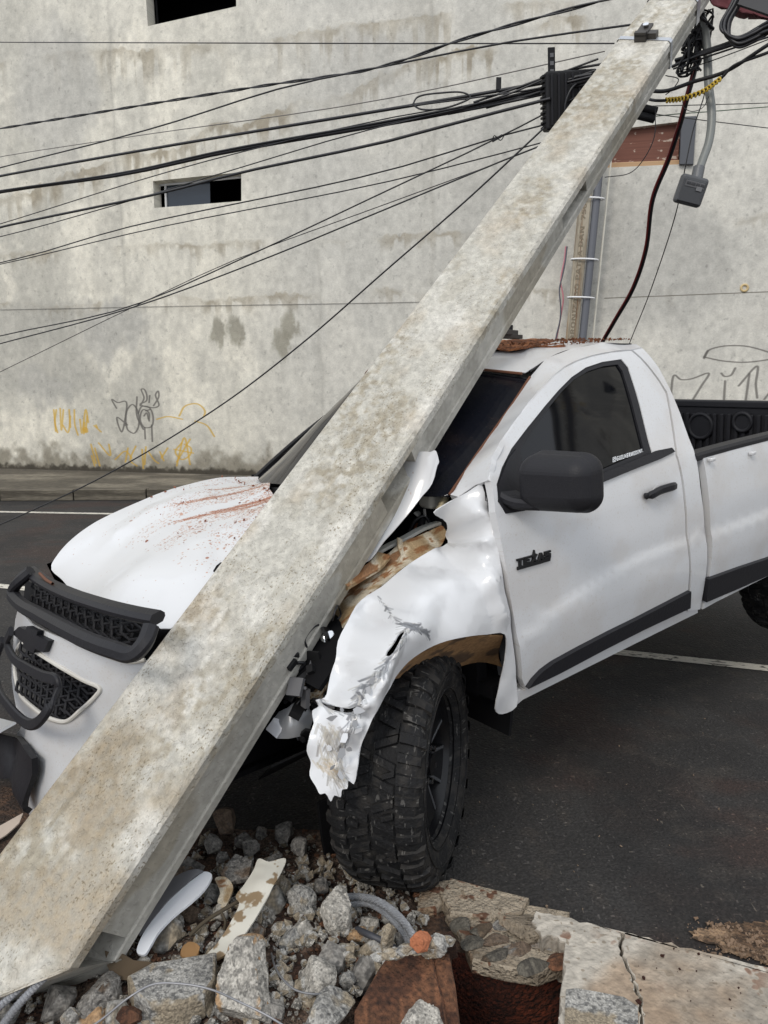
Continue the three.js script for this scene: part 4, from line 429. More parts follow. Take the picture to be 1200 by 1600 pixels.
{ // --- bonnet: bent along the pole, its left rear corner curled up
  const hv = document.createElement('canvas'); hv.width = hv.height = 1024; const c = hv.getContext('2d'), r = mulberry(31); c.fillStyle = '#d1d2d3'; c.fillRect(0, 0, 1024, 1024);
  const dot = (x, y, s, a) => { c.globalAlpha = a; c.beginPath(); c.ellipse(x, y, s, s * (.5 + r()), r() * 3, 0, 7); c.fill(); }; // sprayed red soil: specks and streaks, denser towards the cabin
  const hx = (x) => (x + .9) / 1.5 * 1024, hz = (z) => (z + .9) / 1.8 * 1024;
  const cols = ['#8a4a30', '#a3654a', '#6f3823', '#b98268'];
  for (let i = 0; i < 10500; i++) { const t = Math.pow(r(), .6), x = mix(-.5, .32, t), z = -.28 + (r() + r() - 1) * .5 + (x - .3) * -.15, k = fbmAt(x * 5 + 3, z * 14, 3); if (k < .44) continue; c.fillStyle = cols[i & 3]; dot(hx(x), hz(z), .5 + r() * 1.6 + (r() > .98 ? 3 : 0), .25 + r() * .6); }
  for (const [x0, z0, x1, z1, n] of [[.24, -.25, -.2, -.45, 1500], [.2, -.02, -.15, -.22, 2200], [.22, .1, .02, -.1, 1500], [-.04, .06, -.1, -.1, 420], [.05, -.05, -.3, -.3, 1100], [.18, -.4, .0, -.5, 700]]) for (let i = 0; i < n; i++) { const t = r(), w = (r() + r() + r() - 1.5) * .07; c.fillStyle = cols[i & 3]; dot(hx(mix(x0, x1, t) + w), hz(mix(z0, z1, t) + w * .6 + (r() - .5) * .03), .6 + r() * 1.9, .3 + r() * .6); }
  for (let i = 0; i < 900; i++) { c.fillStyle = cols[i & 3]; dot(r() * 1024, r() * 1024, .4 + r() * 1.1, .3 + r() * .4); }
  c.globalAlpha = 1;
  const hm = phys(0xffffff, .42, { ...paintO, map: finish(new THREE.CanvasTexture(hv), true) });
  const ho = [...[[-.702,.916,-.7],[-.71,.883,-.52],[-.714,.871,-.34],[-.724,.906,-.05],[-.689,.912,.2],[-.639,.906,.4]], [-.55, .95, .375], [-.3, 1.02, .345], [-.12, 1.075, .33], [-.05, 1.05, .46], ...[[-.028,1.021,.61],[.041,1.079,.625],[.117,1.142,.64],[.19,1.213,.66],[.236,1.273,.675],[.255,1.321,.68],[.253,1.352,.675],[.246,1.356,.65]], [.2, 1.3, .5], [.1, 1.24, .34], [.03, 1.2, .15], [.08, 1.165, -.2], ...[[.335,1.132,-.56],[.284,1.135,-.68],[.119,1.156,-.7],[-.04,1.15,-.71],[-.193,1.129,-.72],[-.326,1.098,-.73],[-.428,1.07,-.735],[-.515,1.039,-.735],[-.598,.999,-.73],[-.66,.959,-.715]]];
  const g = sheet(ho, [[-.2, 1.095, -.15], [-.45, 1.04, -.1], [-.45, 1.03, -.4], [.05, 1.15, -.1], [-.1, 1.13, -.4], [-.62, .985, 0], [.02, 1.17, .3], [.03, 1.12, .45]], [0, 1, 0], { h: .03, sub: 4, bumps: (a, b) => (fbmAt(a * 4 + 3, b * 4, 3) - .5) * .014, folds: [[[-.6, .97, -.5], [.0, 1.15, -.55], .09, .012], [[-.4, 1, .28], [-.25, 1.05, .02], .06, -.012]] });
  const p = g.attributes.position, u = g.attributes.uv; for (let i = 0; i < u.count; i++) u.setXY(i, (p.getX(i) + .9) / 1.5, 1 - (p.getZ(i) + .9) / 1.8);
  mesh('bonnet', g, hm, truck);
}
{ // --- left front wing: torn and folded sheet metal
  const gouge = phys([.33, .335, .345], .55, { metalness: .25 });
  const wing = [[.193,1.162,.715],[.233,1.191,.74],[.285,1.224,.78],[.339,1.261,.83]], rear = [[.299,1.159,.87],[.293,1.057,.9],[.293,.904,.925],[.326,.726,.925],[.358,.571,.91],[.372,.453,.89]], low = [[.329,.429,.86],[.285,.468,.87],[.291,.592,.905],[.293,.69,.925],[.276,.762,.935],[.187,.794,.95],[.1,.817,.962],[-.004,.836,.972],[-.093,.839,.98],[-.171,.828,.99],[-.233,.803,1],[-.293,.772,1.02],[-.337,.736,1.03],[-.382,.679,1.04],[-.41,.622,1.045],[-.426,.569,1.045]], tip = [[-.436,.581,1.04],[-.444,.561,1.04],[-.459,.562,1.035],[-.464,.54,1.03],[-.478,.547,1.02],[-.488,.531,1.015],[-.495,.552,1],[-.504,.547,.985],[-.504,.563,.965],[-.505,.585,.945],[-.489,.611,.93],[-.49,.64,.91],[-.474,.674,.9],[-.449,.698,.885],[-.441,.727,.87],[-.417,.734,.87]], notch = [[-.422,.752,.865],[-.392,.749,.865],[-.367,.777,.855],[-.317,.821,.82],[-.28,.868,.79],[-.218,.909,.76],[-.145,.948,.735]], crest = [[-.048,.96,.71],[.03,.99,.705],[.114,1.014,.7],[.201,1.035,.7],[.265,1.039,.695],[.269,1.063,.68],[.245,1.13,.7]];
  const inner = [[.272,1.056,.74],[.258,1.025,.79],[.238,.988,.895],[.252,1.063,.85],[.256,1.145,.82],[.316,1.159,.85],[.11,.99,.86],[-.018,.963,.88],[-.113,.939,.93],[-.174,.931,.96],[.008,.907,.935],[.241,.884,.925],[.133,.875,.945],[-.244,.894,.985],[-.318,.827,1],[-.373,.774,1.01],[-.418,.719,1.02],[-.439,.638,1.01],[-.27,.858,.83],[-.314,.793,.9],[-.407,.738,.93],[-.445,.679,.94],[-.478,.608,.97],[-.178,.891,.79],[-.108,.927,.8],[.293,.827,.93],[.324,.584,.915]];
  const facet = (a, b) => { const F2 = (a + b) * .366, i = Math.floor(a + F2), j = Math.floor(b + F2), G2 = (i + j) * .2113, x = a - i + G2, y = b - j + G2, H = (p, q) => vn(p * 7.31 + 3.5, q * 5.77 + 9.5), up = x > y ? 1 : 0; const u = x + (x + y) * .366, v = y + (x + y) * .366, A = H(i, j), B = up ? H(i + 1, j) : H(i, j + 1), C = H(i + 1, j + 1); return up ? A + (u) * (B - A) + (v) * (C - B) : A + (v) * (B - A) + (u) * (C - B); };
  const crumple = (a, b) => { const front = .25 + .75 * sst(.05, -.22, a); return ((facet(a * 7 + 4.2, b * 7 + 1.3) - .5) * .11 + (facet(a * 15 + 1.1, b * 15 + 8.2) - .5) * .034) * front; };
  const wg = sheet([...wing, ...rear, ...low, ...tip, ...notch, ...crest], inner, [-.22, .42, .88], { h: .017, sub: 3, bumps: crumple, lam: 6e-5, holes: [[[-.409,.746,.88],[-.405,.755,.93],[-.386,.754,.98],[-.376,.764,1],[-.387,.747,.99],[-.408,.744,.94]], [[-.181,.914,.97],[-.215,.896,.98],[-.255,.868,.99],[-.261,.874,.99],[-.226,.899,.98],[-.196,.914,.97]]], folds: [[[.233,.99,.9],[.286,.775,.935]], [[.233,.99,.9],[.263,1.055,.75]], [[-.171,.928,.955],[-.324,.718,.93]], [[-.324,.718,.93],[-.376,.555,.9]], [[-.171,.928,.955],[-.141,.946,.73]], [[.069,1.015,.72],[.233,.99,.9]], [[-.354,.702,.77],[-.32,.716,.93]], [[-.334,.685,.8],[-.401,.46,.85]]].map((f, i) => [...f, [.055, .05, .03, .035, .04, .06, .028, .03][i], [.032, .028, .028, -.028, -.026, -.024, .028, -.028][i]]) });
  const wv = document.createElement('canvas'); wv.width = wv.height = 1024; { const c = wv.getContext('2d'), pr = wg.userData.pr, r = mulberry(8), ab = (u) => { const q = pr(u); return [q[0], q[1]]; }, all = [...wing, ...rear, ...low, ...tip, ...notch, ...crest].map(ab), x0 = Math.min(...all.map((q) => q[0])), y0 = Math.min(...all.map((q) => q[1])), K = 1.05, to = (q) => [(q[0] - x0) / K * 1024, 1024 - (q[1] - y0) / K * 1024];
    c.fillStyle = '#d1d2d3'; c.fillRect(0, 0, 1024, 1024);
    const smear = (pts, col, n, w, len, al) => { const P = pts.map((q) => to(ab(q))); for (let i = 0; i < n; i++) { const t = r() * (P.length - 1), k = Math.floor(t), f = t - k, x = mix(P[k][0], P[k + 1][0], f) + (r() + r() - 1) * w, y = mix(P[k][1], P[k + 1][1], f) + (r() + r() - 1) * w, a = Math.atan2(P[k + 1][1] - P[k][1], P[k + 1][0] - P[k][0]) + (r() - .5) * 1.1, L = len * (.3 + r()); c.globalAlpha = al * (.3 + .7 * r()); c.strokeStyle = col[Math.floor(r() * col.length)]; c.lineWidth = .8 + r() * r() * 7; c.lineCap = 'butt'; c.beginPath(); c.moveTo(x, y); c.lineTo(x + Math.cos(a) * L, y + Math.sin(a) * L); c.stroke(); } };
    const greys = ['#6d6f73', '#85878a', '#55565a', '#9a9a98', '#b4b1aa'];
    smear([[-.103,.912,.96],[-.167,.921,.97],[-.233,.881,.99],[-.295,.835,1],[-.344,.809,1.01],[-.373,.774,1.01],[-.402,.731,1.02],[-.432,.677,1.02],[-.446,.631,1.01]], greys, 420, 11, 26, .8); smear([[-.175,.943,.97],[-.136,.907,.97],[-.096,.885,.97]], ['#6d6f73', '#7d8084', '#5d5f63'], 160, 8, 22, .9); smear([[-.415,.755,.87],[-.406,.742,.93],[-.387,.749,.99]], greys, 120, 9, 20, .7);
    smear([[-.435,.706,.92],[-.446,.644,.95],[-.46,.6,.99],[-.454,.587,1.01]], ['#8d8880', '#a79f90', '#77736c', '#c0b8a8'], 320, 26, 34, .5); smear([[-.48,.624,.96],[-.459,.612,1.02]], ['#b3a188', '#94805f'], 60, 16, 26, .45); smear([[-.085,.949,.74],[-.113,.948,.84],[-.166,.936,.95]], greys, 40, 3, 14, .7); smear([[.261,1.045,.7],[.261,1.031,.75]], ['#b9b9b6'], 20, 3, 20, .5);
    for (let i = 0; i < 500; i++) { c.globalAlpha = .25; c.fillStyle = '#8c8070'; c.fillRect(r() * 1024, r() * 1024, 1.4, 1.4); } c.globalAlpha = 1;
    const u = wg.attributes.uv; for (let i = 0; i < u.count; i++) u.setXY(i, (u.getX(i) - x0) / K, (u.getY(i) - y0) / K); }
  const w = mesh('front_wing', wg, phys(0xffffff, .42, { ...paintO, map: finish(new THREE.CanvasTexture(wv), true, true) }), truck);
  // scraped bare metal along the tear, torn flakes standing off the sheet
  const r = mulberry(91), fl = []; const flake = (u, v, z, s, a) => { const n = 6, o = []; for (let i = 0; i < n; i++) { const t = i / n * 6.283; o.push([Math.cos(t) * s * (.5 + r() * .7), Math.sin(t) * s * (.3 + r() * .5)]); } const g = new THREE.ExtrudeGeometry(new THREE.Shape(o.map((p) => new THREE.Vector2(...p))), { depth: .002, bevelEnabled: false }); g.rotateZ(a); g.rotateX(-.35 + (r() - .5) * .9); g.rotateY(-.35 + (r() - .5) * .9); g.translate(u, v, z); return g; };
  const line = [[-.132,.928,.975],[-.17,.92,.985],[-.178,.953,.975],[-.116,.912,.975],[-.198,.919,.985],[-.234,.889,.992],[-.268,.867,.998],[-.298,.841,1.005],[-.33,.825,1.01],[-.342,.802,1.015],[-.366,.79,1.02],[-.392,.762,1.022],[-.406,.736,1.027],[-.433,.708,1.025],[-.445,.669,1.02],[-.422,.677,1.03],[-.398,.715,1.03],[-.415,.756,.97],[-.428,.732,.945],[-.459,.656,.965],[-.465,.625,1],[-.455,.61,1.02]];
  line.forEach((p, i) => { if (i > 6) fl.push(flake(p[0] + (r() - .5) * .02, p[1] + (r() - .5) * .02, p[2] + .002 + r() * .006, .008 + r() * .012, r() * 3)); });
  mesh('scraped_metal', fl.filter((_, i) => i % 3), gouge, w).userData.kind = 'stuff'; mesh('torn_paint', fl.filter((_, i) => !(i % 3)), matPaint, w).userData.kind = 'stuff';
  mesh('arch_liner', sheet([...[[.283,.752,.925],[.134,.798,.94],[.02,.817,.945],[-.088,.82,.95],[-.164,.796,.95],[-.207,.77,.95]], ...[[-.024,.661,.8],[.083,.629,.77],[.179,.613,.76],[.286,.603,.76],[.371,.581,.77],[.401,.565,.8]]], [[.085,.739,.87],[.199,.721,.87]], [-.1, -.3, 1], { round: false, thick: .006, h: .03 }), matMud, truck);
  const arc = []; for (let i = 0; i <= 14; i++) { const a = -.25 + i / 14 * 2.6; arc.push([.0 + Math.cos(a) * .47 - .03, .4 + Math.sin(a) * .47]); } const inr = arc.map(([x, y]) => [-.03 + (x + .03) * 1.03, .4 + (y - .4) * 1.03]).reverse(); const sh = new THREE.ExtrudeGeometry(new THREE.Shape([...arc, ...inr].map((p) => new THREE.Vector2(...p))), { depth: .42, bevelEnabled: false }); sh.translate(0, 0, .38); mesh('arch_liner', sh, matDark, truck);
  // gap behind the wing: grey door hinge pillar
  mesh('hinge_pillar', sheet([[.379,1.208,.8],[.367,1.037,.84],[.37,.87,.86],[.39,.668,.87],[.427,.483,.86],[.416,.44,.8],[.381,.669,.78],[.361,.913,.78],[.381,1.132,.74]], [], [-.3, 0, 1], { round: false }), matGrey, truck);
}
{ // --- engine bay seen between bonnet and wing
  const band = (pts, w, up, m, t = .01, nm2 = 'inner_wing') => mesh(nm2, bar(pts, w, t, up, 0, .2), m, truck);
  mesh('inner_wing', sheet([[.338,1.087,.62],[.266,1.028,.66],[.13,1.007,.68],[-.019,.964,.69],[-.118,.931,.7],[-.174,.888,.7],[-.215,.814,.66],[-.194,.824,.6],[-.127,.901,.58],[-.035,.965,.57],[.071,1.015,.58],[.202,1.064,.6]], [[.03,.984,.63],[-.089,.927,.64]], [0, 1, .6], { thick: .006, bumps: (a, b) => (fbmAt(a * 14, b * 14, 3) - .5) * .05 }), matTan, truck);
  band([[.362,1.089,.6],[.25,1.075,.58],[.168,1.052,.57],[.09,1.029,.55],[.023,1.005,.54]], .035, [0, 1, 0], std([.36, .36, .33], .7), .012, 'wing_rail');
  band([[.143,1.059,.58],[.122,1.037,.61],[.116,1.014,.63],[.075,.987,.65],[.004,.963,.66]], .022, [0, .5, 1], matTan, .008, 'bracket'); band([[.056,1.022,.6],[-.002,1.001,.62],[-.077,.988,.63],[-.149,.975,.64]], .05, [0, 1, .2], matTan, .02, 'bracket');
  const cap = [.317,1.042,.5], cp = new THREE.CylinderGeometry(.035, .035, .03, 20); cp.rotateX(.4); cp.translate(...cap); mesh('rusty_cap', cp, std([.3, .1, .04], .9), truck);
  const cl = [.3,1.166,.64], cg = []; for (let i = 0; i < 3; i++) cg.push(new THREE.CylinderGeometry(.014 - i * .002, .016, .022, 12).translate(0, i * .02 - .02, 0)); const c2 = join(cg); c2.rotateZ(-.7); c2.translate(...cl); mesh('hinge_fitting', c2, std([.48, .42, .28], .5, { metalness: .5 }), truck);
  mesh('wiring', [tube([[.128,.947,.5],[.191,.988,.5],[.269,1.009,.48],[.337,1.066,.46],[.347,1.107,.5]], .008, 20, 6), tube([[.256,1.052,.5],[.273,1.094,.52],[.299,1.106,.54],[.313,1.077,.55]], .007, 20, 6), tube([[.323,1.108,.48],[.295,1.092,.53],[.264,1.072,.55]], .012, 16, 8)], matCable, truck);
  mesh('battery_bracket', [bar([[.291,1.117,.5],[.301,1.09,.53],[.312,1.058,.55],[.342,1.07,.58]], .03, .008, [0, 1, 0]), bar([[.299,1.106,.54],[.298,1.133,.54]], .012, .006, [1, 0, 0])], std([.5, .5, .48], .5, { metalness: .3 }), truck);
  mesh('white_reservoir', box(.07, .09, .08, ...[.323,1.179,.55], .02), std([.42, .42, .38], .6), truck);
  mesh('engine_block', [box(.62, .34, .9, -.16, .74, .02, .04), box(.4, .12, .5, -.1, .95, .08, .03), new THREE.CylinderGeometry(.07, .07, .5, 16).rotateZ(1.2).translate(-.2, .9, .34)], matDark, truck);
  mesh('radiator', box(.06, .5, 1.1, -.52, .68, -.12, .01), matDark, truck);
  // smashed headlamp area: dark housing shreds, bright reflector, tan bracket with a round hole
  const r = mulberry(12), junk = []; for (let i = 0; i < 90; i++) { const u = .73 - r() * .14, x = -.4 + r() * .3, y = .54 + r() * .3, q = box(.02 + r() * .09, .006 + r() * .02, .01 + r() * .05, 0, 0, 0); q.rotateX(r() * 3); q.rotateY(r() * 3); q.rotateZ(r() * 3); q.translate(x, y, u); junk.push(q); } mesh('lamp_housing', junk.filter((_, i) => i % 4), matBlack, truck).userData.kind = 'stuff'; mesh('lamp_shreds', junk.filter((_, i) => i % 4 === 0), matGrey, truck).userData.kind = 'stuff'; const cw = []; for (let i = 0; i < 12; i++) { const P = []; let q = [-.38 + r() * .26, .6 + r() * .3, .66 + r() * .06]; for (let k = 0; k < 5; k++) { P.push(q); q = [q[0] + (r() - .4) * .09, q[1] + (r() - .55) * .09, q[2] + (r() - .5) * .03]; } cw.push(tube(P, .003 + r() * .003, 24, 5)); } mesh('wiring', cw, matCable, truck).userData.kind = 'stuff';
  const rl = sheet([[-.462,.585,.62],[-.415,.628,.63],[-.341,.67,.66],[-.335,.606,.7],[-.358,.559,.7],[-.445,.559,.66]], [[-.42,.617,.69]], [-.5, .1, .8], { round: false, thick: .01 }); mesh('headlamp', rl, std([.42, .43, .44], .35, { metalness: .3 }), truck);
  mesh('headlamp_lens', sheet([[-.467,.587,.63],[-.44,.621,.64],[-.424,.612,.65],[-.432,.588,.67],[-.454,.567,.67]], [], [-.5, .1, .8], { round: false, thick: .012 }), phys([.6, .61, .63], .15), truck);
  mesh('chrome_fragment', sheet([[-.262,.837,.66],[-.23,.856,.68],[-.224,.832,.69],[-.262,.827,.68]], [], [-.4, .4, .8], { thick: .004 }), matChrome, truck);
  const tb = new THREE.TorusGeometry(.038, .018, 8, 20); tb.rotateY(-.5); tb.translate(...[-.319,.706,.68]); mesh('lamp_bracket', [tb, bar([[-.336,.677,.6],[-.31,.727,.62],[-.271,.744,.66]], .05, .03, [0, 0, 1]), bar([[-.341,.672,.6],[-.342,.66,.66],[-.293,.667,.7]], .03, .02, [0, 0, 1])], matTan, truck);
  mesh('hanging_clip', tube([[-.358,.701,.7],[-.359,.679,.71],[-.35,.655,.71]], .003, 12, 5), std([.7, .7, .68], .5), truck);
  mesh('splash_shield', [sheet([[-.5, .5, .7], [-.2, .55, .76], [.1, .5, .7], [.1, .3, .4], [-.4, .28, .4]], [], [0, .3, 1], { round: false }), bar([[-.28,.253,.62],[-.276,.106,.62],[-.262,-.025,.62]], .05, .012, [0, 0, 1])], matDark, truck);
  mesh('chassis_rail', [box(4.4, .14, .07, 1.55, .46, .42), box(4.4, .14, .07, 1.55, .46, -.42), box(.08, .1, .9, .3, .42, 0), box(.08, .1, .9, 1.4, .42, 0), box(.1, .09, 1.6, 0, .4, 0)], matDark, truck);
  mesh('underbody_pan', box(1.0, .02, 1.0, -.32, .36, -.05), matDark, truck); mesh('right_wing', [mir(sk([[-.62, .62], [-.7, .9], [.3, 1.1], [.34, .8], [.4, .5], [.36, .5], [.3, .72], [.1, .84], [-.12, .84], [-.36, .7], [-.44, .55]], { f: (x, y) => zSide(y) - .16 * sst(-.1, -.8, x), thick: .01 }))], matPaint, truck);
  mesh('left_inner_apron', sheet([[-.3, .62, .52], [-.25, .94, .54], [.3, 1.04, .58], [.34, .6, .56]], [], [0, 0, 1], { round: false }), matDark, truck);
}
{ // --- bumper, grilles, emblem, trims
  const bo = [[-.92,.856,-.356],[-.928,.871,-.119],[-.918,.886,.069],[-.886,.874,.162],[-.844,.856,.243],[-.8,.833,.31],[-.758,.816,.354],[-.73,.82,.383],[-.694,.838,.411],[-.678,.825,.428],[-.714,.763,.406],[-.8,.627,.348],[-.91,.478,.254],[-1.004,.295,.125],[-1.004,.009,-.396],[-1.028,.332,-.031],[-1.014,.428,-.027],[-1.012,.415,-.187],[-1.008,.411,-.293],[-.998,.478,-.214],[-.988,.499,-.311],[-.96,.563,-.474],[-.938,.691,-.462]];
  const lg = [[-.94,.75,-.292],[-.942,.801,-.005],[-.912,.786,.138],[-.872,.756,.223],[-.84,.734,.281],[-.854,.71,.27],[-.896,.657,.222],[-.928,.613,.167],[-.958,.608,.099],[-.974,.593,-.071],[-.97,.577,-.289],[-.954,.622,-.397]];
  const E3 = V([-1, .2, .1]).normalize();
  mesh('bumper', sheet(bo, [[-.946,.546,.167],[-.992,.444,.096],[-.988,.531,.03],[-.876,.82,.202],[-.794,.729,.337],[-.836,.686,.296],[-.872,.58,.269],[-.95,.449,.201],[-.93,.862,-.016],[-.766,.769,.358],[-.986,.547,-.111],[-.952,.581,.136]], [-1, .25, .15], { thick: .006, h: .03, sub: 3, lam: 2e-4, holes: [lg] }), matPaint, truck);
  // lower intake: cream-edged opening with honeycomb behind it
  const off = (pts, k) => pts.map((p) => [p[0] - k, p[1] + k * .15, p[2]]);
  mesh('intake_backing', sheet(off(lg, -.1), [], [-1, .2, .1], { thick: .003, sub: 3 }), matDark, truck);
  mesh('intake_rim', bar(off(lg, .002), .014, .014, [-1, .2, .1], 90, .3, null, true), std([.62, .6, .55], .6), truck);
  const hex = (pts3, nx, ny, R, wire, sx = 1.2, inside) => { const gs = []; for (let j = 0; j < ny; j++) for (let i = 0; i < nx; i++) { const a = i + (j % 2) * .5, c = pts3(a / nx, j / (ny - 1)); if (!c || (inside && !inside(a / nx, j / (ny - 1)))) continue; const t = new THREE.TorusGeometry(R, wire, 5, 6); t.rotateZ(Math.PI / 6); t.scale(sx, 1, 1); t.rotateY(-Math.PI / 2 + .55); t.rotateZ(-.35); t.translate(...c); gs.push(t); } return gs; };
  const q4 = (A, B, C, Dd) => (a, b) => [0, 1, 2].map((k) => mix(mix(A[k], B[k], a), mix(Dd[k], C[k], a), b));
  const lq = off([[-.944,.76,-.194],[-.85,.728,.266],[-.924,.628,.174],[-.968,.597,-.255]], -.008); mesh('honeycomb_mesh', hex(q4(...lq), 9, 5, .03, .0055, 1.35), matTrim, truck);
  // loose black trim loop sprung off the intake
  mesh('grille_trim', bar([[-.965,.809,-.283],[-.97,.743,-.369],[-.975,.714,-.277],[-.97,.733,-.083],[-.965,.768,.129],[-.955,.785,.246],[-.955,.763,.255],[-.995,.745,.312],[-1.02,.682,.251],[-1.03,.613,.077],[-1.045,.618,-.08],[-1.03,.605,-.341],[-1,.656,-.472],[-.975,.74,-.42]], .036, .016, [-1, .3, .1], 140, .3), matTrim, truck);
  // upper grille: pushed-out black frame, honeycomb, bow-shaped emblem
  const top = [[-.8,.925,-.63],[-.815,.94,-.432],[-.825,.964,-.162],[-.825,.987,.077],[-.82,.999,.201],[-.8,1.017,.415],[-.77,1.022,.541],[-.745,1.021,.6]], bot = [[-.83,.964,-.469],[-.87,.927,-.5],[-.888,.874,-.56],[-.9,.869,-.407],[-.91,.911,-.066],[-.905,.938,.229],[-.89,.95,.436],[-.86,.95,.563],[-.83,.945,.616],[-.8,.974,.632],[-.77,1.008,.613]];
  const gf = mesh('upper_grille', [bar(top, .058, .034, [0, 1, .2], 40, .35), bar(bot, .05, .04, [-.6, 1, .1], 50, .35)], matTrim, truck);
  mesh('honeycomb_mesh', hex(q4(...[[-.8,.89,-.504],[-.745,.957,.462],[-.77,.919,.426],[-.825,.844,-.451]]), 12, 3, .026, .005, 1.6), matTrim, gf);
  mesh('grille_backing', sheet([[-.77,.827,-.896],[-.77,.894,-.123],[-.715,.933,.441],[-.75,.87,.433],[-.82,.83,-.058],[-.83,.784,-.71]], [], [-1, .5, .1], { round: false, thick: .003 }), matDark, gf);
  mesh('rust_patch', tube([[-.83,.983,-.327],[-.84,.988,-.198],[-.842,.994,-.105]], .006, 12, 5), matRust, gf);
  const em = [[-.934,.781,-.336],[-.932,.844,-.19],[-.932,.858,-.094],[-.928,.876,-.073],[-.922,.888,.047],[-.926,.873,.039],[-.908,.868,.11],[-.924,.827,.088],[-.936,.829,.036],[-.94,.809,.016],[-.942,.787,-.132],[-.94,.807,-.119]]; const eg = sheet(off(em, .022), [], [-1, .3, .1], { round: false, thick: .02 }); mesh('bow_emblem', eg, matTrim, truck);
  mesh('grille_edge', bar(off([[-.868,.873,.201],[-.818,.844,.28],[-.758,.82,.356],[-.724,.827,.391]], .004), .012, .012, [-1, .4, 0], 20), std([.55, .52, .46], .7), truck);
  mesh('lamp_gap', sheet([[-.7,.919,.403],[-.64,.906,.412],[-.64,.812,.352],[-.72,.799,.338],[-.74,.805,.295]], [], [-1, .4, .2], { round: false }), matDark, truck);
  // lower black bezel round the number plate
  const bz = [[-1.08,.225,-.835],[-1.06,.449,-.273],[-1.03,.455,-.192],[-1.035,.491,-.035],[-1.035,.493,.093],[-1.04,.437,.087],[-1.055,.244,-.026],[-1.07,.265,-.017],[-1.085,.324,-.168],[-1.1,.072,-.862]]; mesh('plate_bezel', sheet(bz, [[-1.06,.385,-.105]], [-1, .2, .3], { round: false, thick: .02, folds: [[[-1.04,.447,-.171], [-1.06,.208,-.154], .04, -.02]] }), matTrim, truck);
  mesh('number_plate', bar([[-1.1,.265,-.968],[-1.075,.524,-.122]], .1, .008, [-.2, 1, .1]), std([.6, .61, .62], .35, { metalness: .5 }), truck);
}
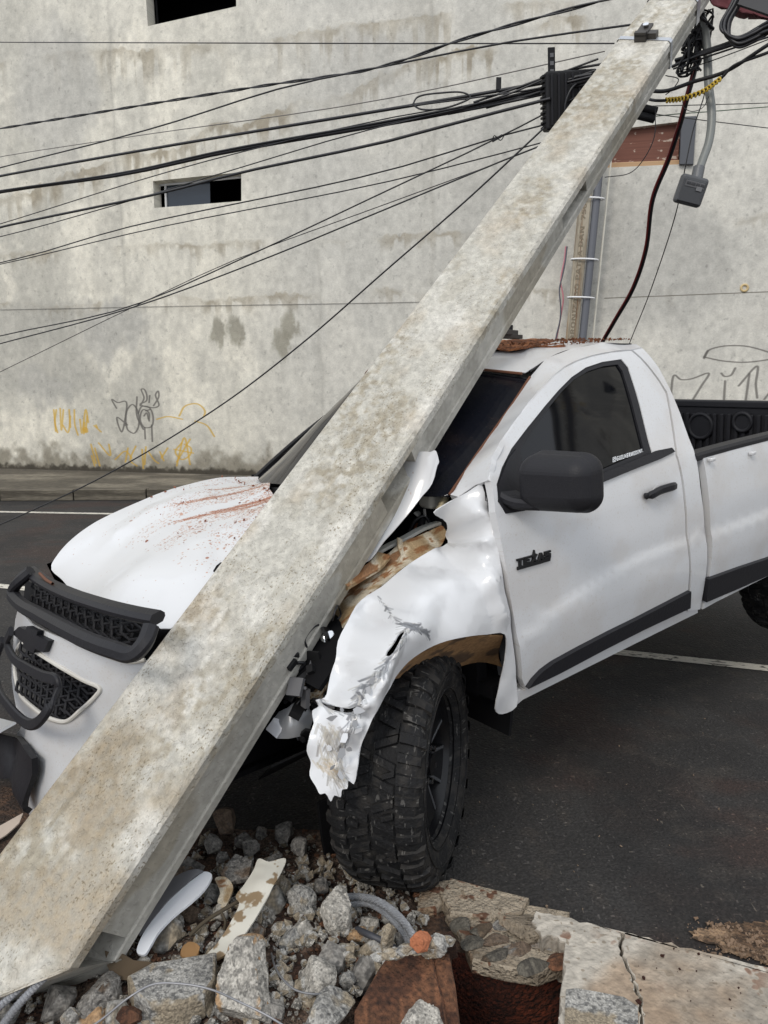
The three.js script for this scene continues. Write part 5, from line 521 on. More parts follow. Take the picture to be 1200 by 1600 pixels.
// --- wheels
function makeWheel(name, x, y, z, steer, flip) {
  const w = new THREE.Group(); w.name = name; w.position.set(x, y, z); w.rotation.y = steer + (flip ? Math.PI : 0); truck.add(w);
  const R = .366, Wd = .285, prof = [[.225, .095], [.245, .128], [.29, .142], [.33, .138], [.352, .125], [.362, .1], [.364, .05], [.364, 0], [.364, -.05], [.362, -.1], [.352, -.125], [.33, -.138], [.29, -.142], [.245, -.128], [.225, -.095]];
  const carc = new THREE.LatheGeometry(prof.map(([r, a]) => new THREE.Vector2(r, a)), 72); carc.rotateX(Math.PI / 2); const gs = [carc];
  const ring = (r, a, wd) => { const t = new THREE.TorusGeometry(r, wd, 5, 72); t.translate(0, 0, a); return t; }; gs.push(ring(.3, .142, .003), ring(.25, .131, .004));
  const N = 40, lug = (t0, len, z0, z1, sk2, hgt, r0) => { const g = new THREE.BufferGeometry(), P = [], pt = (a, zz, h) => { const rr = r0(zz) + h; return [Math.cos(a) * rr, Math.sin(a) * rr, zz]; }; const nz = 4; const top = [], base = []; for (let i = 0; i <= nz; i++) { const k = i / nz, zz = mix(z0, z1, k), off = sk2(k), b = .14 * len; top.push([pt(t0 + off + b, zz, hgt), pt(t0 + off + len - b, zz, hgt)]); base.push([pt(t0 + off, zz, -.004), pt(t0 + off + len, zz, -.004)]); } const quad = (a, b, c, d) => P.push(...a, ...b, ...c, ...a, ...c, ...d); for (let i = 0; i < nz; i++) { quad(top[i][0], top[i][1], top[i + 1][1], top[i + 1][0]); quad(base[i][0], top[i][0], top[i + 1][0], base[i + 1][0]); quad(top[i][1], base[i][1], base[i + 1][1], top[i + 1][1]); } quad(base[0][0], base[0][1], top[0][1], top[0][0]); quad(base[nz][0], top[nz][0], top[nz][1], base[nz][1]); g.setAttribute('position', new THREE.Float32BufferAttribute(P, 3)); g.computeVertexNormals(); return g; };
  const rz = (zz) => .364 - .03 * Math.pow(Math.max(0, (Math.abs(zz) - .07) / .07), 2.2), st = Math.PI * 2 / N, rr = mulberry(5);
  for (let i = 0; i < N; i++) for (const s of [1, -1]) { const t = i * st + (s > 0 ? 0 : st * .5), h = .0125; gs.push(lug(t, st * (i % 2 ? .66 : .56), s * .076, s * (i % 2 ? .147 : .138), (k) => k * .02, h, rz)); gs.push(lug(t + st * .18, st * .5, s * .006, s * .07, (k) => (i % 3 ? k : 1 - k) * st * .42, h, rz)); if (i % 2) gs.push(lug(t + st * .1, st * .34, s * .036, s * .07, (k) => -k * st * .2, h, rz)); }
  mesh('tyre', boxUV(join(gs), 1, x), matRubber, w);
  const rimM = phys([.006, .006, .007], .3, { specularIntensity: .6 }), brl = new THREE.LatheGeometry([[.228, .11], [.232, .098], [.222, .09], [.21, .06], [.2, -.02], [.212, -.1], [.228, -.11]].map(([r, a]) => new THREE.Vector2(r, a)), 64); brl.rotateX(Math.PI / 2);
  const rg = [brl]; for (let i = 0; i < 6; i++) { const sp = new THREE.Shape([[-.03, .05], [.03, .05], [.055, .215], [-.055, .215]].map((p) => new THREE.Vector2(...p))), e = new THREE.ExtrudeGeometry(sp, { depth: .026, bevelEnabled: true, bevelSize: .008, bevelThickness: .008, bevelSegments: 2 }); e.translate(0, 0, .02); const p = e.attributes.position; for (let k = 0; k < p.count; k++) p.setZ(k, p.getZ(k) + .02 * sst(.08, .2, p.getY(k))); e.rotateZ(i * Math.PI / 3); rg.push(e); } rg.push(new THREE.CylinderGeometry(.085, .095, .05, 28).rotateX(Math.PI / 2).translate(0, 0, .03), new THREE.CylinderGeometry(.19, .19, .02, 32).rotateX(Math.PI / 2).translate(0, 0, -.06));
  const rim = mesh('rim', rg, rimM, w);
  const mc = []; for (let i = 0; i < 6; i++) for (const s of [-1, 1]) { const b = bar([[s * .037, .1, .058], [s * .058, .2, .074]], .01, .004, [0, 0, 1]); b.rotateZ(i * Math.PI / 3); mc.push(b); } mesh('machined_edge', mc, std([.16, .165, .175], .4, { metalness: .7 }), w);
  for (let i = 0; i < 6; i++) mesh('wheel_nut', new THREE.CylinderGeometry(.011, .013, .035, 6).rotateX(Math.PI / 2).translate(Math.cos(i * 1.047 + .5) * .058, Math.sin(i * 1.047 + .5) * .058, .07), matChrome, w);
  mesh('hub_cap', new THREE.CylinderGeometry(.034, .038, .04, 24).rotateX(Math.PI / 2).translate(0, 0, .07), rimM, w);
  return w;
}
makeWheel('front_wheel', -.06, .38, .8, .6); makeWheel('front_wheel', -.02, .42, -.78, .47, true); makeWheel('rear_wheel', 2.74, .4, .78, 0); makeWheel('rear_wheel', 2.74, .4, -.78, 0, true);
{ // --- load bed
  const bs = [...[[1.525,1.184,.908],[1.796,1.18,.909],[2.085,1.178,.909]], [2.8, 1.172], [3.66, 1.17], [3.68, .62], [3.26, .56], [3.18, .72], [3.0, .86], [2.74, .9], [2.48, .86], [2.3, .72], [2.24, .54], ...[[2.154,.505,.906],[1.91,.501,.905],[1.684,.498,.904],[1.568,.492,.903]]];
  mesh('bed_side', sk(bs, { thick: .03, h: .035 }), matPaint, truck);
  mesh('bed_side', mir(sk(bs, { thick: .03, h: .08 })), matPaint, truck);
  const bm = [[1.524,.651,.93],[1.797,.638,.929],[2.101,.618,.927],[2.146,.52,.909],[1.84,.526,.91],[1.551,.535,.912]]; const tail = [[2.34, .6], [2.3, .53]]; mesh('bed_moulding', sk([...bm.slice(0, 3).map((p) => p), [2.26, .655], [2.24, .55], ...bm.slice(3)], { o: .018, thick: .022, h: .035 }), matTrim, truck);
  mesh('bed_rail_cap', bar([...[[1.473,1.173,.91],[1.553,1.175,.91],[1.796,1.178,.909],[2.085,1.178,.909]], [2.8, 1.175, .9], [3.64, 1.175, .9]].map((p) => [p[0], p[1] + .008, .875]), .075, .035, [0, 1, 0], 20, .3), matTrim, truck);
  mesh('bed_rail_cap', bar([[1.5, 1.185, -.875], [3.64, 1.18, -.875]], .075, .035, [0, 1, 0], 8, .3), matTrim, truck);
  for (const u of [[1.758,1.188,.9],[1.904,1.15,.93],[1.558,1.17,.93]]) mesh('tie_hook', box(.036, .016, .022, u[0], u[1] - .005, u[2] - .0, .006), matPaint, truck);
  const liner = [box(2.12, .03, 1.5, 2.6, .66, 0)]; for (const s of [-1, 1]) { liner.push(box(2.12, .5, .03, 2.6, .92, s * .83)); for (let i = 0; i < 24; i++) liner.push(box(.03, .44, .02, 1.62 + i * .085, .92, s * .81, .006)); } for (let i = 0; i < 14; i++) liner.push(box(2.1, .02, .05, 2.6, .68, -.7 + i * .107)); mesh('bed_liner', liner, matBlack, truck);
  mesh('bed_headboard', [box(.04, .56, 1.66, 1.53, .91, 0)], matBlack, truck);
  const tg = mesh('tailgate', box(.05, .52, 1.62, 3.66, .92, 0, .012), matPaint, truck); const tl = [box(.03, .5, 1.5, 3.62, .915, 0), box(.07, .05, 1.66, 3.63, 1.175, 0, .012)]; for (let i = 0; i < 30; i++) tl.push(box(.03, .42, .024, 3.6, .9, -.74 + i * .051, .006)); mesh('tailgate_liner', tl, matTrim, tg);
  for (const [y, z, r] of [[1.02, -.28, .085], [1.06, .02, .06]]) { const t = new THREE.TorusGeometry(r, .014, 6, 24); t.rotateY(Math.PI / 2); t.translate(3.585, y, z); mesh('round_boss', [t, new THREE.CylinderGeometry(r, r, .02, 24).rotateZ(Math.PI / 2).translate(3.592, y, z)], matTrim, tg); }
  mesh('rear_bumper', box(.16, .16, 1.7, 3.74, .56, 0, .03), matTrim, truck);
}

// ------------------------------------------------------------------ rubble, debris and soil
const RG = 'grey concrete chunks lying loose in the rubble heap';
{
  let seed = 1000; const R = mulberry(4242);
  const chunk = (p, sx, sy, sz, m, label, cat = 'rubble', group, det = 6, rough = .2, rx = 0, ry = 0, rz = 0) => { const g = rock(seed++, sx, sy, sz, det, rough); const o = mesh('concrete_chunk', g, m, scene); o.position.set(...p); o.rotation.set(rx, ry, rz); return tag(o, label, cat, group); };
  const [M0, M1, M2] = chunkMats;
  chunk([-.344,.11,-1.672], .11, .115, .1, M1, 'large concrete chunk with a tan stained top at the foot of the pole', 'rubble', undefined, 14, .16, .2, .4, 0);
  { const sp = new THREE.ExtrudeGeometry(new THREE.Shape([[-.634,.12,-1.681],[-.59,.12,-1.721],[-.497,.12,-1.743],[-.444,.12,-1.756],[-.428,.12,-1.671],[-.443,.12,-1.627],[-.485,.12,-1.602],[-.556,.12,-1.596],[-.603,.12,-1.631]].map((p) => new THREE.Vector2(p[0], -p[2]))), { depth: .05, bevelEnabled: true, bevelSize: .008, bevelThickness: .01, bevelSegments: 2 }); sp.rotateX(-Math.PI / 2); sp.translate(0, .08, 0); tag(mesh('concrete_slab_fragment', sp, M0), 'flat pale concrete shard below the white plastic strip', 'rubble'); }
  chunk([-.127,.12,-1.931], .058, .08, .055, M1, 'upright concrete chunk with a rusty brown top beside the tyre', 'rubble', undefined, 12, .22, .2, 1, .15);
  chunk([-.238,.1,-1.984], .058, .05, .05, M0, 'grey chunk with an ochre pebble left of the brown topped chunk', 'rubble', undefined, 10, .22, .5, 2, .3);
  chunk([-.173,.1,-1.714], .052, .05, .05, M1, 'rounded concrete chunk with a tan spot behind the thin wire loop', 'rubble', undefined, 10, .2, .4, 0, .2);
  chunk([-.141,.1,-1.591], .08, .055, .06, M0, 'wide pale concrete chunk at the bottom edge beside the clay block', 'rubble', undefined, 12, .2, .1, .6, 0);
  chunk([.01,.14,-1.796], .022, .052, .018, M0, 'thin upright sliver of concrete standing behind the clay block', 'rubble', undefined, 8, .2, 0, .2, .08);
  chunk([.136,.17,-1.755], .045, .04, .035, M0, 'grey concrete lump touching the orange brick fragment', 'rubble', undefined, 10, .22, .5, .4, 0);
  { const o = mesh('brick_fragment', rock(61, .034, .03, .024, 6, .16), matBrick, scene); o.position.set(...[.096,.2,-1.718]); o.rotation.set(.4, .5, .4); tag(o, 'small orange brick fragment on top of the clay faced block', 'brick'); }
  { const o = mesh('brick_fragment', rock(62, .035, .03, .028, 6, .16), matClay, scene); o.position.set(...[-.604,.1,-1.595]); tag(o, 'reddish brick lump at the bottom left below the flat shard', 'brick'); }
  { const o = mesh('brick_fragment', box(.03, .075, .03, 0, 0, 0, .004), matClay, scene); o.position.set(...[.178,.1,-1.831]); o.rotation.set(.2, .3, .15); tag(o, 'small brown brick stub at the back corner of the hole', 'brick'); }
  chunk([.079,.2,-1.482], .055, .03, .04, M1, 'pale mortar lump lying on the clay faced block', 'rubble', undefined, 10, .25, .3, .3, 0);
  chunk([-.708,.09,-1.672], .058, .045, .05, M2, 'dark brownish concrete chunk right of the bare steel bars', 'rubble', undefined, 9, .2, .3, 1, 0);
  // clay-faced block split by a crack
  const blk = (pts, y, d) => { const e = new THREE.ExtrudeGeometry(new THREE.Shape(pts.map((p) => new THREE.Vector2(p[0], -p[2]))), { depth: d, bevelEnabled: true, bevelSize: .006, bevelThickness: .008, bevelSegments: 2 }); e.rotateX(-Math.PI / 2); e.translate(0, y, 0); const p = e.attributes.position; for (let i = 0; i < p.count; i++) { const x = p.getX(i), z = p.getZ(i); p.setXYZ(i, x + (f3(x * 20, p.getY(i) * 20, z * 20) - .5) * .012, p.getY(i) - (z + 1.86) * .28 + (f3(x * 30, 3, z * 30) - .5) * .012, z); } e.computeVertexNormals(); return e; };
  const cb = thing('clay_block', 'red brown clay faced block split by a crack at the left edge of the hole', 'block');
  mesh('block_half', blk([[-.068,.13,-1.616],[-.041,.13,-1.66],[-.007,.13,-1.718],[.012,.13,-1.744],[.067,.13,-1.753],[.123,.13,-1.758],[.13,.13,-1.701],[.142,.13,-1.643],[.148,.13,-1.563],[.129,.13,-1.246],[-.05,.13,-1.246]], -.01, .17), matClay, cb);
  mesh('block_half', blk([[.134,.125,-1.764],[.167,.125,-1.757],[.174,.125,-1.686],[.177,.125,-1.587],[.179,.125,-1.515],[.155,.125,-1.251],[.137,.125,-1.251],[.156,.125,-1.569],[.148,.125,-1.649],[.137,.125,-1.707]], -.01, .165), matClay, cb);
  const mo = []; for (let i = 0; i < 14; i++) { const t = i / 13, g = rock(1500 + i, .016 + R() * .012, .012, .013 + R() * .008, 3, .3); const a = [-.013,.15,-1.695], b = [.166,.14,-1.75]; g.translate(mix(a[0], b[0], t), mix(.178, .175, t), mix(a[2], b[2], t) - .004); mo.push(g); } const mm = mesh('mortar_crust', mo, M0, cb); mm.userData.kind = 'stuff';
  // countable chunks of the heap: a few shapes, cloned
  const lib = []; for (let i = 0; i < 9; i++) lib.push(i % 3 ? shard(700 + i, 22, .8) : rock(700 + i, 1.1, .75 + R() * .25, .85 + R() * .2, 7, .18));
  const spots = [[-.291,.06,-1.93],[-.357,.06,-1.976],[-.333,.06,-2.031],[-.366,.06,-1.887],[-.267,.06,-1.851],[-.231,.06,-1.88],[-.167,.06,-1.851],[-.137,.06,-1.804],[-.095,.06,-1.827],[-.072,.06,-1.899],[-.091,.06,-1.728],[-.042,.06,-1.76],[-.192,.06,-1.667],[-.236,.06,-1.697],[-.269,.06,-1.76],[-.268,.06,-1.638],[-.41,.06,-1.638],[-.473,.06,-1.638],[-.526,.06,-1.628],[-.57,.06,-1.619],[-.659,.06,-1.628],[-.726,.06,-1.638],[-.765,.06,-1.619],[-.813,.06,-1.677],[-.447,.06,-1.851],[-.606,.06,-1.95],[-.603,.06,-1.887],[-.567,.06,-1.998],[-.527,.06,-2.088],[-.465,.06,-1.976],[-.017,.06,-1.827],[.054,.06,-1.887],[-.068,.06,-1.782],[-.028,.06,-1.95],[.019,.06,-1.976],[-.195,.06,-2.088],[-.314,.06,-2.103],[-.292,.06,-2.164],[-.267,.06,-2.212],[-.376,.06,-2.118],[-.524,.06,-2.262],[-.473,.06,-2.212],[-.439,.06,-2.313],[-.578,.06,-2.313],[-.435,.06,-2.424],[-.547,.06,-2.424],[-.356,.06,-2.262],[-.612,.06,-2.196],[-.627,.06,-2.133],[-.481,.06,-2.367],[-.352,.06,-2.386],[-.278,.06,-2.313],[-.923,.06,-1.638],[-.158,.06,-1.638],[-.32,.06,-1.619],[0,.06,-1.638]];
  const first = {}; spots.forEach((p, i) => { const s = (.03 + R() * R() * .045) * (i < 36 ? 1 : .9), under = p[2] < -2.12, m = under ? M2 : [M0, M1, M0, M2][i % 4]; const o = mesh('loose_chunk', lib[i % 9], m, scene); o.position.set(p[0] + (R() - .5) * .02, .045 + R() * .035 + s * .3, p[2] + (R() - .5) * .02); o.scale.set(s, s, s); o.rotation.set(R() * 3, R() * 6, R() * 3); tag(o, 'small loose concrete chunk in the rubble heap at the broken pole foot', 'rubble', RG); });
  // fine rubble: one mass of gravel-sized bits over a low heap
  const heap = (x, z) => { const c = [-.312,.03,-1.817], e = Math.hypot((x - c[0]) / .75, (z - c[2]) / .5); return .03 + .055 * sst(1.15, .2, e) * (.55 + .9 * fbmAt(x * 7 + 4, z * 7, 3)); };
  const hg = new THREE.PlaneGeometry(2.23, 1.5, 120, 75); hg.rotateX(-Math.PI / 2); hg.translate(-.94, 0, -1.75); { const p = hg.attributes.position, u = hg.attributes.uv; for (let i = 0; i < p.count; i++) { const x = p.getX(i), z = p.getZ(i); const e = sst(.17, .05, x) * (1 - .8 * sst(-.12, -.02, x) * sst(-1.98, -1.9, z)); p.setY(i, e < .02 ? -.05 : heap(x, z) * e + (f3(x * 28, 2, z * 28) - .5) * .03 * e - .006); u.setXY(i, x, z); } hg.computeVertexNormals(); }
  tag(mesh('rubble_bed', hg, std(0xffffff, 1, { map: soilTex([62, 44, 34], [96, 80, 68]), bumpMap: chunkBump, bumpScale: .02 })), 'bed of crushed concrete and soil under the pole and truck nose', 'rubble bed', undefined, 'stuff');
  const grav = (n, mat, geo, area, smin, smax, name, label, cat, lift = 0) => { const im = shadows(new THREE.InstancedMesh(geo, mat, n)); im.name = nm(name); const d = new THREE.Object3D(); for (let i = 0; i < n; i++) { const [x, y, z] = area(i), s = smin + Math.pow(R(), 4) * (smax - smin); d.position.set(x, y + s * .3 + lift, z); d.rotation.set(R() * 6, R() * 6, R() * 6); d.scale.setScalar(s); d.updateMatrix(); im.setMatrixAt(i, d.matrix); } scene.add(im); return tag(im, label, cat, undefined, 'stuff'); };
  const inHeap = () => { for (;;) { const x = -1.3 + R() * 1.42, z = -2.5 + R() * 1.1, c = [-.315,.03,-1.84]; if (Math.hypot((x - c[0]) / .8, (z - c[2]) / .55) < Math.sqrt(R()) * 1.1 + .15) return [x, heap(x, z), z]; } };
  const lg = shard(801, 11, .75);
  grav(1900, M0, lg, inHeap, .003, .03, 'concrete_gravel', 'pale crushed concrete gravel between the larger chunks', 'gravel');
  grav(900, M1, shard(802, 11, .75), inHeap, .004, .022, 'dark_gravel', 'dark crushed concrete and dirt crumbs in the heap', 'gravel');
  grav(700, matClay, shard(803, 11, .75), inHeap, .004, .018, 'clay_crumbs', 'red brown clay crumbs scattered through the heap', 'soil');
  grav(420, matSlab, shard(804, 9, .6), () => { const t = R() * 4.2 - .1, o = -Math.pow(R(), 2.2) * 2.6; const p = kerbAt(t, o - .02); return [p[0], 0, p[2]]; }, .0015, .0075, 'road_grit', 'pale grit and small stones strewn along the road edge', 'gravel');
  grav(260, matPit, shard(805, 9, .6), () => { const t = .55 + R() * 1.6, o = .01 + R() * .5; const p = kerbAt(t, o); return [p[0], .104, p[2]]; }, .002, .011, 'soil_crumbs', 'dark red soil crumbs scattered over the concrete slab', 'soil');
  { const base = [[.894,0,-1.994],[.974,0,-2.026],[1.057,0,-2.042],[1.158,0,-2.051],[1.321,0,-1.999],[1.219,0,-1.824],[1.072,0,-1.879],[.967,0,-1.925]], rr = mulberry(3), o = []; base.forEach((p, i) => { const q = base[(i + 1) % base.length]; for (let k = 0; k < 9; k++) o.push([mix(p[0], q[0], k / 9) + (rr() - .5) * .022, 0, mix(p[2], q[2], k / 9) + (rr() - .5) * .022]); }); const sp = flat('soil_spill', o, .006, std(0xffffff, 1, { map: soilTex([84, 66, 50], [140, 116, 92]), bumpMap: chunkBump, bumpScale: .014 })); sp.userData.label = 'patch of sandy soil spilled on the road beside the slab'; }
  grav(520, std([.22, .15, .1], 1), shard(806, 9, .6), () => { const a = [.941,0,-1.994], b = [1.262,0,-1.899], t = R(); return [mix(a[0], b[0], t) + (R() - .5) * .1, .004, mix(a[2], b[2], t) + (R() - .5) * .14]; }, .003, .014, 'sandy_crumbs', 'sandy soil lumps gathered at the road edge on the right', 'soil');
  // debris: plastic strip, cream panel, board, steel cable, wires
  tag(mesh('plastic_strip', sheet([[-.525,.2,-2.005],[-.499,.2,-1.993],[-.506,.19,-1.95],[-.535,.18,-1.904],[-.579,.16,-1.868],[-.605,.15,-1.822],[-.615,.14,-1.787],[-.626,.13,-1.764],[-.648,.13,-1.771],[-.65,.14,-1.81],[-.635,.15,-1.866],[-.602,.17,-1.928],[-.559,.19,-1.973]], [], [.1, 1, .3], { thick: .008, h: .03 }), phys([.72, .74, .77], .45)), 'curved white plastic trim strip lying against the pole foot', 'trim strip');
  tag(mesh('plastic_sheet', sheet([[-.536,.21,-2.002],[-.525,.2,-2.005],[-.567,.19,-1.961],[-.607,.17,-1.918],[-.637,.15,-1.861],[-.656,.14,-1.82],[-.662,.15,-1.861],[-.649,.17,-1.928],[-.611,.19,-1.99]], [], [.1, 1, .3], { thick: .004 }), std([.12, .12, .125], .5)), 'grey inner side of trim tucked between pole and white strip', 'trim strip');
  tag(mesh('cream_panel', sheet([[-.375,.2,-2.065],[-.342,.2,-2.05],[-.295,.2,-2.068],[-.3,.19,-2.019],[-.326,.17,-1.939],[-.357,.15,-1.861],[-.391,.13,-1.813],[-.421,.12,-1.774],[-.451,.115,-1.758],[-.472,.115,-1.762],[-.447,.125,-1.819],[-.42,.14,-1.874],[-.408,.155,-1.927],[-.422,.16,-1.947],[-.404,.17,-1.989],[-.384,.19,-2.025]], [[-.348,.19,-1.967]], [0, 1, .35], { thick: .006, h: .025, bumps: (a, b) => (fbmAt(a * 12, b * 12, 3) - .5) * .02 }), std(0xffffff, .7, { map: tex(256, 256, (u, v) => mix3([205, 202, 190], [120, 96, 66], sst(.6, .7, fbmAt(u * 7, v * 7, 4)) * .8), { mirror: true, rep: [4, 4] }) })), 'torn cream coloured body panel sticking out of the rubble', 'panel');
  tag(mesh('dirty_board', sheet([[-.724,.15,-1.752],[-.682,.14,-1.755],[-.649,.13,-1.744],[-.562,.12,-1.739],[-.466,.12,-1.752],[-.463,.11,-1.75],[-.558,.1,-1.731],[-.645,.1,-1.71],[-.69,.1,-1.714],[-.713,.12,-1.734]], [], [0, 1, .5], { round: false, thick: .012 }), std([.085, .06, .035], .9)), 'dark dirty board lying across the chunks below the pole foot', 'board');
  tag(mesh('dark_plate', sheet([[-.482,.16,-2.093],[-.458,.17,-2.135],[-.402,.17,-2.103],[-.404,.15,-2.046],[-.453,.14,-2.043],[-.491,.15,-2.064]], [], [0, 1, .4], { round: false, thick: .015 }), M2), 'dark slate like plate between the white strip and cream panel', 'debris');
  tag(mesh('torn_bracket', sheet([[-.506,.14,-2.061],[-.474,.15,-2.052],[-.446,.14,-2.025],[-.447,.13,-1.993],[-.459,.12,-1.957],[-.482,.12,-1.979],[-.481,.13,-2.01]], [], [0, 1, .4], { thick: .006 }), matTan), 'torn tan bracket lying between the strip and the panel', 'debris');
  tag(mesh('dead_branch', [tube([[-.533,.11,-1.857],[-.497,.13,-1.887],[-.458,.14,-1.915],[-.402,.15,-1.955]], .006, 20, 6), tube([[-.458,.14,-1.915],[-.443,.12,-1.899],[-.446,.1,-1.894]], .004, 10, 6)], std([.07, .055, .035], .9)), 'short dark twig lying across the dark hollow in the rubble', 'twig');
  { const g = sheet([[-.536,.12,-1.779],[-.532,.12,-1.816],[-.516,.12,-1.821],[-.491,.12,-1.802],[-.495,.11,-1.786],[-.51,.11,-1.768]], [], [0, 1, .4], { thick: .005, bumps: (a, b) => Math.sin(a * 700) * .002 }); tag(mesh('dry_leaf', g, std([.3, .17, .07], .9)), 'curled dry brown leaf in the dark hollow of the rubble', 'leaf'); }
  const braid = (pts, r, lab) => { const c = curve(pts), o = thing('steel_cable', lab, 'steel cable'), n = 90, gs = []; for (let k = 0; k < 5; k++) { const P = []; for (let i = 0; i <= n; i++) { const t = i / n, p = c.getPoint(t), tg = c.getTangent(t), s = new THREE.Vector3().crossVectors(tg, new THREE.Vector3(0, 1, .1)).normalize(), u = new THREE.Vector3().crossVectors(s, tg), a = k * 1.2566 + t * 38; P.push(p.addScaledVector(s, Math.cos(a) * r).addScaledVector(u, Math.sin(a) * r).toArray()); } gs.push(tube(P, r * .62, 180, 6)); } mesh('strand', gs, matGalv, o).userData.kind = 'stuff'; };
  braid([[-.114,.1,-2.028],[-.065,.13,-1.988],[-.018,.15,-1.944],[.021,.15,-1.907],[.056,.14,-1.869],[.082,.13,-1.818],[.09,.1,-1.826]], .0068, 'upper twisted steel cable arching out of the rubble beside the tyre'); braid([[-.097,.1,-1.995],[-.052,.12,-1.974],[-.015,.13,-1.939],[.021,.13,-1.897],[.049,.12,-1.864],[.07,.1,-1.84]], .0058, 'lower twisted steel cable arching out of the rubble beside the tyre');
  tag(mesh('iron_wire', tube([[-.771,.05,-1.556],[-.666,.12,-1.57],[-.599,.17,-1.583],[-.553,.18,-1.607],[-.476,.18,-1.607],[-.411,.18,-1.591],[-.331,.2,-1.532],[-.261,.19,-1.503],[-.187,.15,-1.489]], .0026, 80, 6), std([.3, .3, .31], .5, { metalness: .5 })), 'long thin grey wire looping over the flat shard', 'wire');
  tag(mesh('iron_wire', tube([[-.297,.12,-1.779],[-.277,.14,-1.711],[-.25,.15,-1.657],[-.214,.15,-1.623],[-.17,.15,-1.611],[-.114,.12,-1.651]], .0028, 50, 6), std([.2, .2, .205], .5, { metalness: .5 })), 'dark bent wire round the chunk with a tan spot', 'wire');
  tag(mesh('grey_hose', tube([[-.075,.1,-1.894],[-.035,.13,-1.832],[.009,.12,-1.816],[.038,.08,-1.836]], .009, 30, 8), std([.05, .052, .06], .5)), 'dark grey hose end poking from the rubble under the steel cable', 'hose');
  // left edge: card and stones seen under the bumper
  tag(mesh('card_sheet', sheet([[-1.383,.06,-2.424],[-1.306,.07,-2.527],[-1.298,.06,-2.478],[-1.317,.05,-2.424],[-1.35,.05,-2.357]], [], [0, 1, .2], { round: false, thick: .006 }), std([.55, .46, .38], .9)), 'pale card lying on the soil at the left edge below the bumper', 'card');
  // red soil on the roof and clods on the bonnet, scrap on the roof
  const top2 = (x, z) => 1.67 + .02 * (1 - (z / .6) ** 2) - .12 * Math.max(0, .95 - x) ** 1.3 * 1.2; const so = [[.86, -.2], [.89, 0], [.86, .2], [.95, .26], [.97, .42], [1.06, .4], [1.12, .52], [1.2, .46], [1.27, .54], [1.33, .42], [1.42, .32], [1.5, 0], [1.5, -.4], [1.2, -.5], [.95, -.45]].map(([x, z]) => toWorld([x, top2(x, z) - .008, z]));
  tag(mesh('soil_pile', sheet(so, [[1.05, .2], [1.2, 0], [1.2, .35], [1.0, -.2], [1.35, .2]].map(([x, z]) => toWorld([x, top2(x, z) + .008, z])), [0, 1, 0], { thick: .006, h: .02, bumps: (a, b) => (fbmAt(a * 16, b * 16, 4) - .5) * .026 }), matRedSoil), 'layer of orange red soil spread over the cab roof', 'soil', undefined, 'stuff');
  const clod = (n, sm, sx, area, label, m = matRedSoil) => grav(n, m, shard(810, 9, .6), area, sm, sx, 'soil_clods', label, 'soil');
  clod(1700, .0015, .012, () => { const x = .79 + Math.sqrt(R()) * .72, z = -.4 + R() * .99; return toWorld([x, top2(x, z) + .004, z]); }, 'loose red soil clods on the cab roof');
  const hood = truck.getObjectByName('bonnet'), hp = hood.geometry.attributes.position, hn = hood.geometry.attributes.normal, cand = []; for (let i = 0; i < hp.count / 2; i++) if (hn.getY(i) > .6 && hp.getX(i) > -.5) cand.push(i);
  clod(330, .001, .0095, () => { for (;;) { const i = cand[Math.floor(R() * cand.length)]; if (R() < sst(-.5, .3, hp.getX(i)) ** 1.5 + .06) return toWorld([hp.getX(i) + (R() - .5) * .02, hp.getY(i) + .001, hp.getZ(i) + (R() - .5) * .02]); } }, 'red soil clods sprayed over the white bonnet', std([.24, .1, .06], 1));
  const w = thing('roof_scrap', 'dark splintered wood and metal scrap lying on the soil on the roof', 'scrap', toWorld([1.42, 1.725, -.12])); w.rotation.y = .5; mesh('plank', box(.24, .02, .05, 0, 0, 0, .003), std([.05, .045, .04], .9), w); mesh('plank', box(.15, .025, .04, .02, .02, .02, .003).rotateY(.3), std([.06, .055, .05], .9), w); mesh('bolt_plate', box(.05, .035, .03, .04, .04, 0, .004), matBlack, w);
}

